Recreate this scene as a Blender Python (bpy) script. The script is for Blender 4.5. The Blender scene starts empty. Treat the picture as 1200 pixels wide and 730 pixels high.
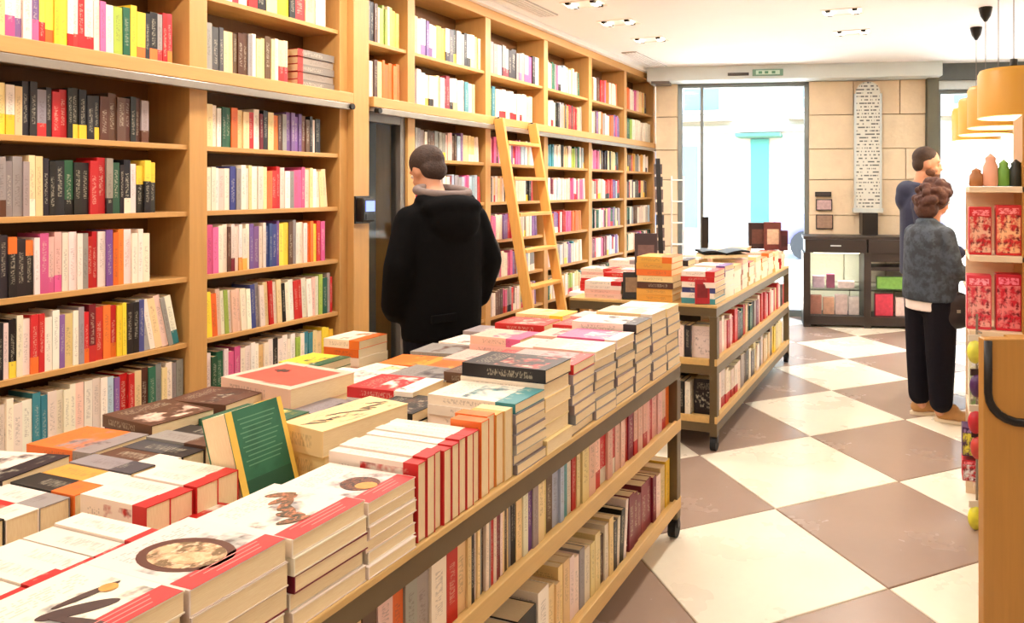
import bpy, bmesh, math, random
from mathutils import Vector, Matrix, Euler
random.seed(7)
SC = bpy.context.scene
COL = SC.collection
PI = math.pi

# ------------------------------------------------------------------ camera
F, CX, CY, TH, EYE = 855.0, 775.0, 221.0, 0.350, 1.60
cam_d = bpy.data.cameras.new('camera'); cam = bpy.data.objects.new('camera', cam_d); COL.objects.link(cam)
cam.location = (0, 0, EYE); cam.rotation_euler = (PI/2, 0, TH)
cam_d.sensor_width = 36; cam_d.lens = 36*F/1200
cam_d.shift_x = (600-CX)/1200; cam_d.shift_y = (CY-365)/1200
cam_d.clip_start = .05; cam_d.clip_end = 200
SC.camera = cam
# ------------------------------------------------------------------ world, sun, exposure
SC.view_settings.view_transform = 'Standard'; SC.view_settings.look = 'None'
SC.view_settings.gamma = 1.0; SC.view_settings.exposure = 0.05
W = bpy.data.worlds.new('sky'); SC.world = W; W.use_nodes = True
bg = W.node_tree.nodes['Background']
sky = W.node_tree.nodes.new('ShaderNodeTexSky')
sky.sky_type = 'NISHITA'; sky.sun_disc = False; sky.sun_elevation = math.radians(48); sky.sun_rotation = math.radians(80)
W.node_tree.links.new(sky.outputs[0], bg.inputs[0]); bg.inputs[1].default_value = 3.4
sd = bpy.data.lights.new('sun', 'SUN'); sd.energy = 34.0; sd.angle = .02; sd.color = (1, .95, .88)
sun = bpy.data.objects.new('sun', sd); COL.objects.link(sun); sun.rotation_euler = (math.radians(-37), 0, math.radians(-80)); sun.location = (0, 12, 12)

def area(name, loc, rot, sx, sy, power, color):
    d = bpy.data.lights.new(name, 'AREA'); d.shape = 'RECTANGLE'; d.size = sx; d.size_y = sy
    d.energy = power; d.color = color
    o = bpy.data.objects.new(name, d); COL.objects.link(o); o.location = loc; o.rotation_euler = rot
    return o
WARM = (1.0, .93, .85)
# ceiling downlights of the shop (rows that go on behind the camera); only the far ones sit in fixtures built further down
DOWN = [(-2.62, y) for y in (-.7, .6, 1.9, 3.2, 4.55, 5.35, 6.05, 6.85)] + [(-.68, y) for y in (-.8, 1.0, 2.8, 4.6, 6.33, 7.2)] + [(1.6, y) for y in (.6, 2.8)]
for i, (x, y) in enumerate(DOWN):
    p = (28 if x < -2 else 22)*(.7 if y < 3 else 1.0)
    area('downlight_lamp', (x, y, 3.085), (0, 0, 0), .26, .16, p, WARM)

# ------------------------------------------------------------------ helpers
def lin(c):
    return tuple((v/255/12.92 if v/255 <= .04045 else ((v/255+.055)/1.055)**2.4) for v in c)
def at(px, py, Z):
    """point of the photograph lying at height Z"""
    zc = F*(EYE-Z)/(py-CY); xc = (px-CX)/F*zc
    return Vector((xc*math.cos(TH)-zc*math.sin(TH), xc*math.sin(TH)+zc*math.cos(TH), Z))
def atz(px, zc, Z=0):
    xc = (px-CX)/F*zc
    return Vector((xc*math.cos(TH)-zc*math.sin(TH), xc*math.sin(TH)+zc*math.cos(TH), Z))

class NT:
    def __init__(s, name):
        s.m = bpy.data.materials.new(name); s.m.use_nodes = True
        s.t = s.m.node_tree; s.b = s.t.nodes['Principled BSDF']
    def n(s, typ, **k):
        x = s.t.nodes.new(typ)
        for a, v in k.items(): setattr(x, a, v)
        return x
    def put(s, inp, v):
        if isinstance(v, bpy.types.NodeSocket): s.t.links.new(v, inp)
        else: inp.default_value = v
    def ma(s, op, a, b=0.0, c=None):
        x = s.n('ShaderNodeMath', operation=op); s.put(x.inputs[0], a); s.put(x.inputs[1], b)
        if c is not None: s.put(x.inputs[2], c)
        return x.outputs[0]
    def mix(s, f, a, b, bt='MIX'):
        x = s.n('ShaderNodeMix', data_type='RGBA', blend_type=bt)
        s.put(x.inputs[0], f); s.put(x.inputs[6], a if isinstance(a, bpy.types.NodeSocket) else (*a[:3], 1)); s.put(x.inputs[7], b if isinstance(b, bpy.types.NodeSocket) else (*b[:3], 1))
        return x.outputs[2]
    def noise(s, vec=None, scale=5, detail=2, rough=.5):
        x = s.n('ShaderNodeTexNoise'); x.inputs['Scale'].default_value = scale; x.inputs['Detail'].default_value = detail; x.inputs['Roughness'].default_value = rough
        if vec is not None: s.put(x.inputs['Vector'], vec)
        return x.outputs[0]
    def coord(s, which='Object', scale=(1, 1, 1)):
        c = s.n('ShaderNodeTexCoord').outputs[which]; mp = s.n('ShaderNodeMapping'); mp.inputs['Scale'].default_value = scale
        s.t.links.new(c, mp.inputs[0]); return mp.outputs[0]
    def bump(s, h, st=.2, d=.01):
        x = s.n('ShaderNodeBump'); x.inputs['Strength'].default_value = st; x.inputs['Distance'].default_value = d
        s.put(x.inputs['Height'], h); s.put(s.b.inputs['Normal'], x.outputs[0])
MAT = {}
def mat(name, rgb, rough=.6, metal=0, var=.12, scale=12, bump=.05, spec=.5, stretch=(1, 1, 1), emit=None, es=0):
    if name in MAT: return MAT[name]
    k = NT(name); c = lin(rgb)
    nz = k.noise(k.coord('Object', stretch), scale, 3)
    k.put(k.b.inputs['Base Color'], k.mix(nz, [v*(1-var) for v in c], [min(1, v*(1+var)) for v in c]))
    k.b.inputs['Roughness'].default_value = rough; k.b.inputs['Metallic'].default_value = metal
    k.b.inputs['Specular IOR Level'].default_value = spec
    if bump: k.bump(nz, bump, .004)
    if emit: k.b.inputs['Emission Color'].default_value = (*lin(emit), 1); k.b.inputs['Emission Strength'].default_value = es
    MAT[name] = k.m; return k.m
def wood(name, rgb, rough=.45, axis=1):
    k = NT(name); c = lin(rgb); st = [14, 14, 14]; st[axis] = .9
    g = k.noise(k.coord('Object', st), 3.2, 4, .6)
    g2 = k.noise(k.coord('Object', (1, 1, 1)), 1.3, 1)
    a = k.mix(g, [v*.78 for v in c], [min(1, v*1.16) for v in c])
    k.put(k.b.inputs['Base Color'], k.mix(k.ma('MULTIPLY', g2, .3), a, [v*.85 for v in c]))
    k.b.inputs['Roughness'].default_value = rough; k.bump(g, .08, .002)
    MAT[name] = k.m; return k.m
WY = wood('honey_wood', (202, 152, 88), axis=1)
WZ = wood('honey_wood_upright', (200, 150, 86), axis=2)
WB = wood('shelf_back_wood', (118, 78, 34), .6, axis=2)  # back colour darkened to carry the shade inside the bays
WT = wood('table_board_wood', (212, 172, 106), axis=1)
WL = wood('ladder_wood', (226, 168, 88), .4, axis=2)
WP = wood('counter_panel_wood', (188, 134, 62), .4, axis=2)
M_steel = mat('brushed_grey_metal', (150, 140, 128), .35, .6)
M_frame = mat('olive_bronze_metal', (108, 92, 66), .42, .5)
M_dark = mat('dark_metal', (38, 34, 32), .4, .4)
M_black = mat('black_plastic', (16, 15, 17), .35)
M_rubber = mat('black_rubber', (20, 20, 20), .7)
M_white = mat('white_paint', (244, 240, 234), .6, var=.03, bump=.02)
M_ceil = mat('ceiling_plaster', (250, 248, 246), .8, var=.03, scale=3, bump=.03)
M_alu = mat('pale_aluminium', (205, 214, 214), .35, .3)
M_grey = mat('grey_door_metal', (120, 112, 104), .4, .4)
M_cream = mat('cream_paper', (244, 224, 180), .7)

# paper block with page lines
k = NT('page_edges'); g = k.noise(k.coord('Object', (40, 900, 40)), 1.0, 1)
k.put(k.b.inputs['Base Color'], k.mix(g, lin((226, 196, 146)), lin((250, 232, 194)))); k.b.inputs['Roughness'].default_value = .8
k.bump(g, .3, .001); M_pages = k.m

# print on book spines and covers, driven by per-face attributes
k = NT('book_print')
def attr(n):
    a = k.n('ShaderNodeAttribute'); a.attribute_name = n; return a
c1, c2, pr = attr('col'), attr('col2'), attr('prm')
uvn = k.n('ShaderNodeUVMap'); sep = k.n('ShaderNodeSeparateXYZ'); k.put(sep.inputs[0], uvn.outputs[0]); U, V = sep.outputs[0], sep.outputs[1]
ps = k.n('ShaderNodeSeparateColor'); k.put(ps.inputs[0], pr.outputs['Color']); B0, B1, SD = ps.outputs[0], ps.outputs[1], ps.outputs[2]; TY = pr.outputs['Alpha']
band = k.ma('MAXIMUM', k.ma('LESS_THAN', V, B0), k.ma('GREATER_THAN', V, k.ma('SUBTRACT', 1.0, B1)))
base = k.mix(band, c1.outputs['Color'], c2.outputs['Color'])
lum = k.n('ShaderNodeRGBToBW'); k.put(lum.inputs[0], base)
ink = k.mix(k.ma('GREATER_THAN', lum.outputs[0], .22), (.75, .68, .5), (.10, .055, .05))
def vec(a, b, c):
    x = k.n('ShaderNodeCombineXYZ'); k.put(x.inputs[0], a); k.put(x.inputs[1], b); k.put(x.inputs[2], c); return x.outputs[0]
sd_ = k.ma('MULTIPLY', SD, 91.0)
n1 = k.noise(vec(k.ma('MULTIPLY', V, 60.0), k.ma('MULTIPLY', U, 4.0), sd_), 1.0, 1)
inU = k.ma('LESS_THAN', k.ma('ABSOLUTE', k.ma('SUBTRACT', U, .5)), .24)
inV = k.ma('LESS_THAN', k.ma('ABSOLUTE', k.ma('SUBTRACT', V, k.ma('ADD', .42, k.ma('MULTIPLY', SD, .2)))), .27)
def soft(n, a=.46, g=7.0):
    x = k.ma('MULTIPLY', k.ma('SUBTRACT', n, a), g); x.node.use_clamp = True; return x
spine_m = k.ma('MULTIPLY', k.ma('MULTIPLY', soft(n1), inU), inV)
is_sp = k.ma('LESS_THAN', TY, .25); is_cv = k.ma('GREATER_THAN', TY, .75)
# cover: title lines and a picture
row = k.ma('FLOOR', k.ma('MULTIPLY', V, 30.0))
n2 = k.noise(vec(k.ma('MULTIPLY', U, 34.0), k.ma('MULTIPLY', row, 7.3), sd_), 1.0, 0)
tl = k.ma('MULTIPLY', k.ma('GREATER_THAN', n2, .5), k.ma('LESS_THAN', k.ma('FRACT', k.ma('MULTIPLY', V, 30.0)), .55))
tv = k.ma('MULTIPLY', k.ma('GREATER_THAN', V, .70), k.ma('LESS_THAN', V, .90))
tu = k.ma('LESS_THAN', k.ma('ABSOLUTE', k.ma('SUBTRACT', U, .5)), .36)
title = k.ma('MULTIPLY', k.ma('MULTIPLY', tl, tv), tu)
n3 = k.noise(vec(k.ma('MULTIPLY', U, 3.4), k.ma('MULTIPLY', V, 4.2), sd_), 1.0, 3, .6)
pv = k.ma('MULTIPLY', k.ma('GREATER_THAN', V, .10), k.ma('LESS_THAN', V, .64))
pic = k.ma('MULTIPLY', k.ma('MULTIPLY', soft(n3, .46, 6.0), pv), k.ma('LESS_THAN', k.ma('ABSOLUTE', k.ma('SUBTRACT', U, .5)), .43))
cv = k.mix(k.ma('MULTIPLY', pic, is_cv), base, c2.outputs['Color'])
n4 = k.noise(vec(k.ma('MULTIPLY', U, 9), k.ma('MULTIPLY', V, 11), sd_), 1.0, 2)
cv = k.mix(k.ma('MULTIPLY', k.ma('MULTIPLY', pic, is_cv), soft(n4, .48, 5.0)), cv, ink)
mk = k.ma('MAXIMUM', k.ma('MULTIPLY', spine_m, is_sp), k.ma('MULTIPLY', title, is_cv))
cv = k.mix(k.ma('MULTIPLY', mk, .34), cv, ink)
k.put(k.b.inputs['Base Color'], cv); k.b.inputs['Roughness'].default_value = .42
M_book = k.m

USED = {}
def tag(o, label=None, cat=None, group=None, kind=None):
    if label: o['label'] = label; USED[label] = USED.get(label, 0)+1
    if cat: o['category'] = cat
    if group: o['group'] = group
    if kind: o['kind'] = kind
    return o
def empty(name, loc=(0, 0, 0), rz=0, **kw):
    o = bpy.data.objects.new(name, None); COL.objects.link(o); o.location = loc; o.rotation_euler = (0, 0, rz); o.empty_display_size = .1
    return tag(o, **kw)
class MB:
    def __init__(s): s.v = []; s.f = []
    def add(s, vs, fs):
        b = len(s.v); s.v += [tuple(v) for v in vs]; s.f += [tuple(b+i for i in f) for f in fs]; return s
    def box(s, x0, x1, y0, y1, z0, z1, M=None):
        vs = [Vector((x, y, z)) for z in (z0, z1) for y in (y0, y1) for x in (x0, x1)]
        if M is not None: vs = [M @ v for v in vs]
        return s.add(vs, [(0, 2, 3, 1), (4, 5, 7, 6), (0, 1, 5, 4), (2, 6, 7, 3), (0, 4, 6, 2), (1, 3, 7, 5)])
    def tube(s, pts, r, n=8, cap=True):
        pts = [Vector(p) for p in pts]; R = r if isinstance(r, (list, tuple)) else [r]*len(pts)
        b = len(s.v); up = None
        for i, p in enumerate(pts):
            d = (pts[min(i+1, len(pts)-1)]-pts[max(i-1, 0)]).normalized()
            a = up if up is not None and abs(up.dot(d)) < .95 else (Vector((0, 0, 1)) if abs(d.z) < .9 else Vector((1, 0, 0)))
            x = d.cross(a).normalized(); y = d.cross(x).normalized(); up = a
            for j in range(n):
                t = 2*PI*j/n; s.v.append(tuple(p+x*math.cos(t)*R[i]+y*math.sin(t)*R[i]))
        for i in range(len(pts)-1):
            for j in range(n):
                s.f.append((b+i*n+j, b+i*n+(j+1) % n, b+(i+1)*n+(j+1) % n, b+(i+1)*n+j))
        if cap: s.f.append(tuple(b+j for j in range(n))[::-1]); s.f.append(tuple(b+(len(pts)-1)*n+j for j in range(n)))
        return s
    def bar(s, a, b_, w, h):
        """rectangular bar from a to b"""
        a = Vector(a); b_ = Vector(b_); d = (b_-a); L = d.length; d.normalize()
        up = Vector((0, 0, 1)) if abs(d.z) < .95 else Vector((1, 0, 0))
        x = d.cross(up).normalized(); y = x.cross(d).normalized()
        vs = [a+d*t*L+x*i*w/2+y*j*h/2 for t in (0, 1) for j in (-1, 1) for i in (-1, 1)]
        return s.add(vs, [(0, 2, 3, 1), (4, 5, 7, 6), (0, 1, 5, 4), (2, 6, 7, 3), (0, 4, 6, 2), (1, 3, 7, 5)])
    def lathe(s, prof, c=(0, 0, 0), n=24, cap=False):
        b = len(s.v)
        for r, z in prof:
            for j in range(n):
                t = 2*PI*j/n; s.v.append((c[0]+r*math.cos(t), c[1]+r*math.sin(t), c[2]+z))
        for i in range(len(prof)-1):
            for j in range(n): s.f.append((b+i*n+j, b+i*n+(j+1) % n, b+(i+1)*n+(j+1) % n, b+(i+1)*n+j))
        if cap: s.f.append(tuple(b+j for j in range(n))[::-1]); s.f.append(tuple(b+(len(prof)-1)*n+j for j in range(n)))
        return s
    def ell(s, c, r, M=None, nu=16, nv=10):
        b = len(s.v); c = Vector(c); r = (r, r, r) if not isinstance(r, (tuple, list)) else r
        for i in range(nv+1):
            ph = PI*i/nv
            for j in range(nu):
                t = 2*PI*j/nu; p = Vector((r[0]*math.sin(ph)*math.cos(t), r[1]*math.sin(ph)*math.sin(t), r[2]*math.cos(ph)))
                if M is not None: p = M @ p
                s.v.append(tuple(c+p))
        for i in range(nv):
            for j in range(nu): s.f.append((b+i*nu+j, b+(i+1)*nu+j, b+(i+1)*nu+(j+1) % nu, b+i*nu+(j+1) % nu))
        return s
    def build(s, name, m, parent=None, smooth=False, bevel=0, **kw):
        me = bpy.data.meshes.new(name); me.from_pydata(s.v, [], s.f); me.update()
        ms = m if isinstance(m, (list, tuple)) else [m]
        for q in ms: me.materials.append(q)
        if smooth: me.polygons.foreach_set('use_smooth', [True]*len(me.polygons))
        o = bpy.data.objects.new(name, me); COL.objects.link(o)
        if parent is not None: o.parent = parent
        if bevel:
            b = o.modifiers.new('bevel', 'BEVEL'); b.width = bevel; b.segments = 2; b.limit_method = 'ANGLE'
        return tag(o, **kw)
def bx(name, x0, x1, y0, y1, z0, z1, m, parent=None, bevel=0, **kw):
    return MB().box(x0, x1, y0, y1, z0, z1).build(name, m, parent, bevel=bevel, **kw)

# ------------------------------------------------------------------ structure: floor
fl = bx('floor', -3.75, 4.2, -2.6, 9.9, -.06, -.006, mat('floor_grout', (150, 120, 92), .6), kind='structure')
def tile_mat(name, rgb, rough):
    k = NT(name); c = lin(rgb); oi = k.n('ShaderNodeObjectInfo')
    nz = k.noise(k.coord('Object'), 2.2, 4, .6); nz2 = k.noise(k.coord('Object'), 30, 2)
    a = k.mix(nz, [v*.86 for v in c], [min(1, v*1.1) for v in c]); a = k.mix(k.ma('MULTIPLY', nz2, .16), a, [v*.7 for v in c])
    a = k.mix(k.ma('MULTIPLY', oi.outputs['Random'], .12), a, [v*.8 for v in c])
    k.put(k.b.inputs['Base Color'], a); k.put(k.b.inputs['Roughness'], k.ma('ADD', rough, k.ma('MULTIPLY', nz, .12))); k.bump(nz2, .03, .001)
    return k.m
M_tl = tile_mat('cream_floor_tile', (248, 236, 214), .22); M_td = tile_mat('taupe_floor_tile', (168, 144, 128), .2)
A0 = Vector((-.716, 3.625)); DG = 1.139; ts = DG/math.sqrt(2)-.006
def tile_mesh(nm, m):
    b = MB(); h = ts/2; e = .003
    b.add([(-h, -h, -.02), (h, -h, -.02), (h, h, -.02), (-h, h, -.02), (-h, -h, -e), (h, -h, -e), (h, h, -e), (-h, h, -e), (-h+e, -h+e, 0), (h-e, -h+e, 0), (h-e, h-e, 0), (-h+e, h-e, 0)],
          [(0, 1, 5, 4), (1, 2, 6, 5), (2, 3, 7, 6), (3, 0, 4, 7), (4, 5, 9, 8), (5, 6, 10, 9), (6, 7, 11, 10), (7, 4, 8, 11), (8, 9, 10, 11)])
    me = bpy.data.meshes.new(nm); me.from_pydata(b.v, [], b.f); me.materials.append(m); return me
tmL, tmD = tile_mesh('light_tile', M_tl), tile_mesh('dark_tile', M_td)
for i in range(-14, 16):
    for j in range(-10, 12):
        # light tiles are centred half a diagonal beyond the lattice corners, dark ones half a diagonal to the side
        for (ox, oy, me) in ((0, .5, tmL), (.5, 0, tmD)):
            x = A0.x+(i+ox)*DG; y = A0.y+(j+oy)*DG
            if -3.9 < x < 4.2 and -2.0 < y < 9.9:
                if x < -3.35 or x > 3.9 or y > 9.5: continue
                o = bpy.data.objects.new('tile', me); COL.objects.link(o); o.location = (x, y, 0); o.rotation_euler = (0, 0, PI/4); o.parent = fl
# ------------------------------------------------------------------ walls and ceiling
CE = 3.10
bx('ceiling', -3.75, 4.2, -2.6, 9.9, CE, CE+.1, M_ceil, kind='structure')
M_wall = mat('warm_wall_plaster', (236, 218, 196), .8, var=.04, scale=3)
bx('wall_left', -3.85, -3.66, -2.6, 8.95, 0, CE, M_wall, kind='structure')
bx('wall_right', 4.2, 4.35, -2.6, 10.4, 0, CE, M_wall, kind='structure')
bx('wall_near', -3.85, 4.35, -2.75, -2.6, 0, CE, M_wall, kind='structure')
# the front of the shop is turned about twelve degrees; local frame: x along it, y outwards
fp = Vector((-3.19, 8.73, 0)); FA = math.atan2(.72, 3.29)
FM = Matrix.Translation(fp) @ Matrix.Rotation(FA, 4, 'Z')
def fx(px):
    """distance along the front for an image column"""
    t = (px-CX)/F; d = Vector((math.cos(TH)*t-math.sin(TH), math.sin(TH)*t+math.cos(TH)))
    ux, uy = math.cos(FA), math.sin(FA)
    # solve s*u + fp = k*d
    det = ux*(-d.y)-(-d.x)*uy
    return ((-fp.x)*(-d.y)-(-d.x)*(-fp.y))/det
def fobj(name, x0, x1, y0, y1, z0, z1, m, parent=None, bevel=0, **kw):
    o = MB().box(x0, x1, y0, y1, z0, z1).build(name, m, parent, bevel=bevel, **kw)
    if parent is None: o.matrix_world = FM
    return o
X795, X802, X938, X948, X1085, X1097 = [fx(p) for p in (794, 802, 938, 948, 1085, 1098)]
XE = 8.2
fobj('trim_1', X795-.35, X1097+.0, -.28, .3, 2.93, CE, mat('beam_white', (216, 226, 226), .5, var=.03), kind='structure', bevel=.004)
fobj('trim_2', X1097, XE, -.1, .3, 2.9, CE, mat('grey_lintel', (92, 98, 96), .5), kind='structure')
fobj('trim_3', X1097, XE, -.04, .3, 2.80, 2.9, M_alu, kind='structure')
M_stone = None
def stone(name, rgb):
    k = NT(name); c = lin(rgb); oi = k.n('ShaderNodeObjectInfo')
    nz = k.noise(k.coord('Object'), 3, 5, .65); n2 = k.noise(k.coord('Object'), 22, 3)
    a = k.mix(nz, [v*.72 for v in c], [min(1, v*1.18) for v in c]); a = k.mix(k.ma('MULTIPLY', oi.outputs['Random'], .35), a, [c[0]*.82, c[1]*.74, c[2]*.66])
    k.put(k.b.inputs['Base Color'], a); k.b.inputs['Roughness'].default_value = .85; k.bump(n2, .35, .01); return k.m
M_stone = stone('sandstone', (244, 220, 188))
def stone_wall(name, x0, x1, z1, rows, seed):
    rnd = random.Random(seed)
    w = fobj(name, x0, x1, .06, .45, 0, z1, mat('mortar', (206, 182, 150), .9), kind='structure')
    z = 0
    for r in rows:
        x = x0; zt = min(z+r, z1)
        while x < x1-.01:
            wd = rnd.uniform(.42, .72); xe = min(x+wd, x1)
            if x1-xe < .2: xe = x1
            p = rnd.uniform(-.008, .008)
            MB().box(x+.004, xe-.004, .0+p, .07, z+.004, zt-.004).build('stone_block', M_stone, w, bevel=.006)
            x = xe
        z = zt
        if z >= z1-.001: break
    return w
stone_wall('wall_far', X948, X1085, 2.93, (.45, .42, .40, .44, .38, .42, .5), 3)
stone_wall('wall_far', fx(768), X795, 2.93, (.45, .42, .40, .44, .38, .42, .5), 5)
fobj('trim_4', X795-.3, fx(787), -.26, -.02, 2.90, CE, mat('dark_duct', (110, 100, 92), .5), kind='structure')
M_fr = mat('window_frame_grey', (122, 128, 126), .4, .4)
fobj('trim_5', X1085, X1097, -.1, .3, 0, 2.93, mat('olive_grey_column', (104, 104, 88), .5), kind='structure')
k = NT('window_glass'); 
for nn in list(k.t.nodes):
    if nn.type == 'BSDF_PRINCIPLED': k.t.nodes.remove(nn)
tr = k.n('ShaderNodeBsdfTransparent'); gl = k.n('ShaderNodeBsdfGlossy'); gl.inputs['Roughness'].default_value = .02
tr.inputs[0].default_value = (.93, .97, .98, 1)
mx = k.n('ShaderNodeMixShader'); lw = k.n('ShaderNodeLayerWeight'); lw.inputs[0].default_value = .12
k.put(mx.inputs[0], lw.outputs['Fresnel']); k.put(mx.inputs[1], tr.outputs[0]); k.put(mx.inputs[2], gl.outputs[0])
k.put(k.t.nodes['Material Output'].inputs[0], mx.outputs[0]); M_glass = k.m
def window(n, x0, x1, z1, bars, sill=.08):
    w = empty('window_%d' % n, (0, 0, 0)); w.matrix_world = FM; w['kind'] = 'structure'
    def p(nm, *a, m=M_fr): MB().box(*a).build(nm, m, w, bevel=.003 if m is M_fr else 0)
    p('window_frame', x0, x0+.055, .05, .13, 0, z1); p('window_frame', x1-.055, x1, .05, .13, 0, z1)
    p('window_frame', x0, x1, .05, .13, z1-.05, z1); p('window_frame', x0, x1, .05, .13, 0, sill)
    xs = [x0+.055]+[x0+(x1-x0)*b for b in bars]+[x1-.055]
    for b in xs[1:-1]: p('mullion', b-.02, b+.02, .05, .13, sill, z1-.05)
    for a, b in zip(xs[:-1], xs[1:]): p('pane', a, b, .085, .095, sill, z1-.05, m=M_glass)
    return w
window(1, X795+.0, X948, 2.93, ((fx(822)-X795)/(X948-X795),))
window(2, X1097, XE, 2.80, (.25, .5, .75))

# ------------------------------------------------------------------ outside
M_pave = mat('street_paving', (226, 214, 196), .8, var=.1)
o = bx('street', -30, 30, 9.0, 40, -.2, -.07, M_pave, kind='structure')
o.location = (0, 1.2, 0)
bld = empty('building', (-2, 22, 0), .1, label='pale rendered building across the street seen through the shop window', cat='building')
M_rend = mat('pale_render', (150, 140, 124), .9, var=.05, scale=1)
bx('wall', -14, 18, 0, 1, -.1, 11, M_rend, bld)
M_teal = mat('teal_door_paint', (48, 108, 98), .5); M_dg = mat('street_window_glass', (84, 100, 112), .5)
for x in (-9, -5.2, -1.6, 2.6, 6.5, 10.4):
    w = bx('window', x, x+1.3, -.06, .05, 3.9, 5.9, M_white, bld); bx('pane', x+.1, x+1.2, -.08, -.06, 4.0, 5.8, M_dg, w)
    bx('balcony', x-.3, x+1.6, -.55, 0, 3.65, 3.8, M_rend, bld)
bx('door', -3.05, -2.5, -.06, .05, -.05, 3.1, M_teal, bld)
for x in (-6.4, -1.2, 4.4): bx('shop_window', x, x+1.7, -.06, .05, .4, 2.9, M_dg, bld)
bx('string_course', -14, 18, -.15, .05, 3.3, 3.5, M_rend, bld)
bx('awning', -3.4, -2.1, -.9, 0, 3.12, 3.22, mat('pale_green_awning', (60, 96, 76), .8), bld)
po = empty('street_post', (-.1, 14.5, -.07), label='thin grey bollard post standing in the street outside the window', cat='post')
MB().lathe([(.05, 0), (.05, 1.0), (.06, 1.02), (.055, 1.1), (0, 1.13)], n=12).build('post', M_grey, po, True)
MB().lathe([(.1, 0), (.1, .05), (.05, .07)], n=12).build('post_base', M_grey, po, True)
car = empty('parked_van', (-1.6, 18.2, -.07), .1, label='pale lilac van parked across the street beyond the glass', cat='van')
M_van = mat('lilac_van_paint', (96, 88, 128), .5)
b = MB(); pts = [(-1.9, .35), (-1.95, .9), (-1.2, 1.1), (-.7, 1.75), (1.8, 1.8), (1.95, .35)]
b.add([(x, y, z) for y in (-.8, .8) for x, z in pts], [(5, 4, 3, 2, 1, 0), (6, 7, 8, 9, 10, 11)]+[(i, (i+1) % 6, 6+(i+1) % 6, 6+i) for i in range(6)]); b.build('body', M_van, car, bevel=.04)
for x in (-1.2, 1.2):
    for y in (-.82, .82): MB().tube([(x, y-.09, .34), (x, y+.09, .34)], .34, 16).build('wheel', M_rubber, car)
bx('side_window', -.55, 1.2, -.82, -.8, 1.15, 1.6, M_dg, car)

# ------------------------------------------------------------------ books
PAL = dict(w=(240, 224, 206), p=(236, 190, 172), r=(196, 34, 34), o=(232, 112, 40), y=(246, 206, 60), k=(28, 24, 26), n=(92, 58, 40),
           g=(40, 92, 66), l=(164, 186, 80), b=(62, 72, 128), t=(66, 138, 146), v=(122, 84, 142), m=(218, 92, 140), e=(150, 142, 138),
           d=(74, 70, 76), c=(238, 208, 148), s=(176, 196, 208), u=(120, 26, 44), a=(226, 160, 70))
CN = dict(w='white', p='pale pink', r='red', o='orange', y='yellow', k='black', n='brown', g='dark green', l='lime green', b='navy blue', t='teal', v='violet', m='pink', e='grey', d='charcoal', c='cream', s='pale blue', u='maroon', a='amber')
def jit(c, a=14):
    q = random.uniform(-a, a); return tuple(min(255, max(0, v+q+random.uniform(-a*.5, a*.5))) for v in c)
BF = [(0, 2, 3, 1), (4, 5, 7, 6), (0, 1, 5, 4), (2, 6, 7, 3), (0, 4, 6, 2), (1, 3, 7, 5)]  # -z +z -y +y -x +x
class Book:
    """geometry of one book: spine on +x, thickness along y, height along z, origin at the foot of the spine"""
    def __init__(s, t, d, h, c1, c2=None, b0=0, b1=0, seed=None):
        s.t, s.d, s.h = t, d, h; s.c1 = lin(c1); s.c2 = lin(c2 or c1); s.b = (b0, b1); s.seed = random.random() if seed is None else seed
    def cover(s):
        t, d, h = s.t/2, s.d, s.h; bt = min(.0022, s.t*.12); V = []; Fc = []; T = []; UV = []
        for (x0, x1, y0, y1, kind) in ((-bt, 0, -t, t, 's'), (-d, -bt, -t, -t+bt, 'c'), (-d, -bt, t-bt, t, 'c')):
            b = len(V); vs = [(x, y, z) for z in (0, h) for y in (y0, y1) for x in (x0, x1)]; V += vs
            for fi, f in enumerate(BF):
                Fc.append(tuple(b+i for i in f))
                if kind == 's' and fi == 5: ty = 0.0
                elif kind == 'c' and fi in (2, 3): ty = 1.0
                else: ty = .5
                T.append(ty)
                for i in f:
                    v = vs[i]; u = (v[1]+t)/(2*t) if ty == 0 else (v[0]+d)/d
                    if fi == 3: u = 1-u
                    UV.append((u, v[2]/h))
        return V, Fc, T, UV
def set_attr(me, n, cols1, cols2, prm, UV):
    for nm, dat in (('col', cols1), ('col2', cols2), ('prm', prm)):
        a = me.attributes.new(nm, 'FLOAT_COLOR', 'FACE'); a.data.foreach_set('color', [q for c in dat for q in c])
    uv = me.uv_layers.new(name='UVMap'); uv.data.foreach_set('uv', [q for c in UV for q in c])
def book_obj(B, Mx, label, group, pages=True, cat='book', name='book'):
    V, Fc, T, UV = B.cover(); me = bpy.data.meshes.new('book'); me.from_pydata(V, [], Fc)
    set_attr(me, 0, [(*B.c1, 1)]*len(Fc), [(*B.c2, 1)]*len(Fc), [(B.b[0], B.b[1], B.seed, ty) for ty in T], UV)
    me.materials.append(M_book)
    o = bpy.data.objects.new(name, me); COL.objects.link(o); o.matrix_world = Mx
    tag(o, label=label, cat=cat, group=group)
    bt = min(.0022, B.t*.12); e = .0015
    if pages: bx('pages', -B.d+e, -bt, -B.t/2+bt, B.t/2-bt, e, B.h-e, M_pages, o)
    return o
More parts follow.
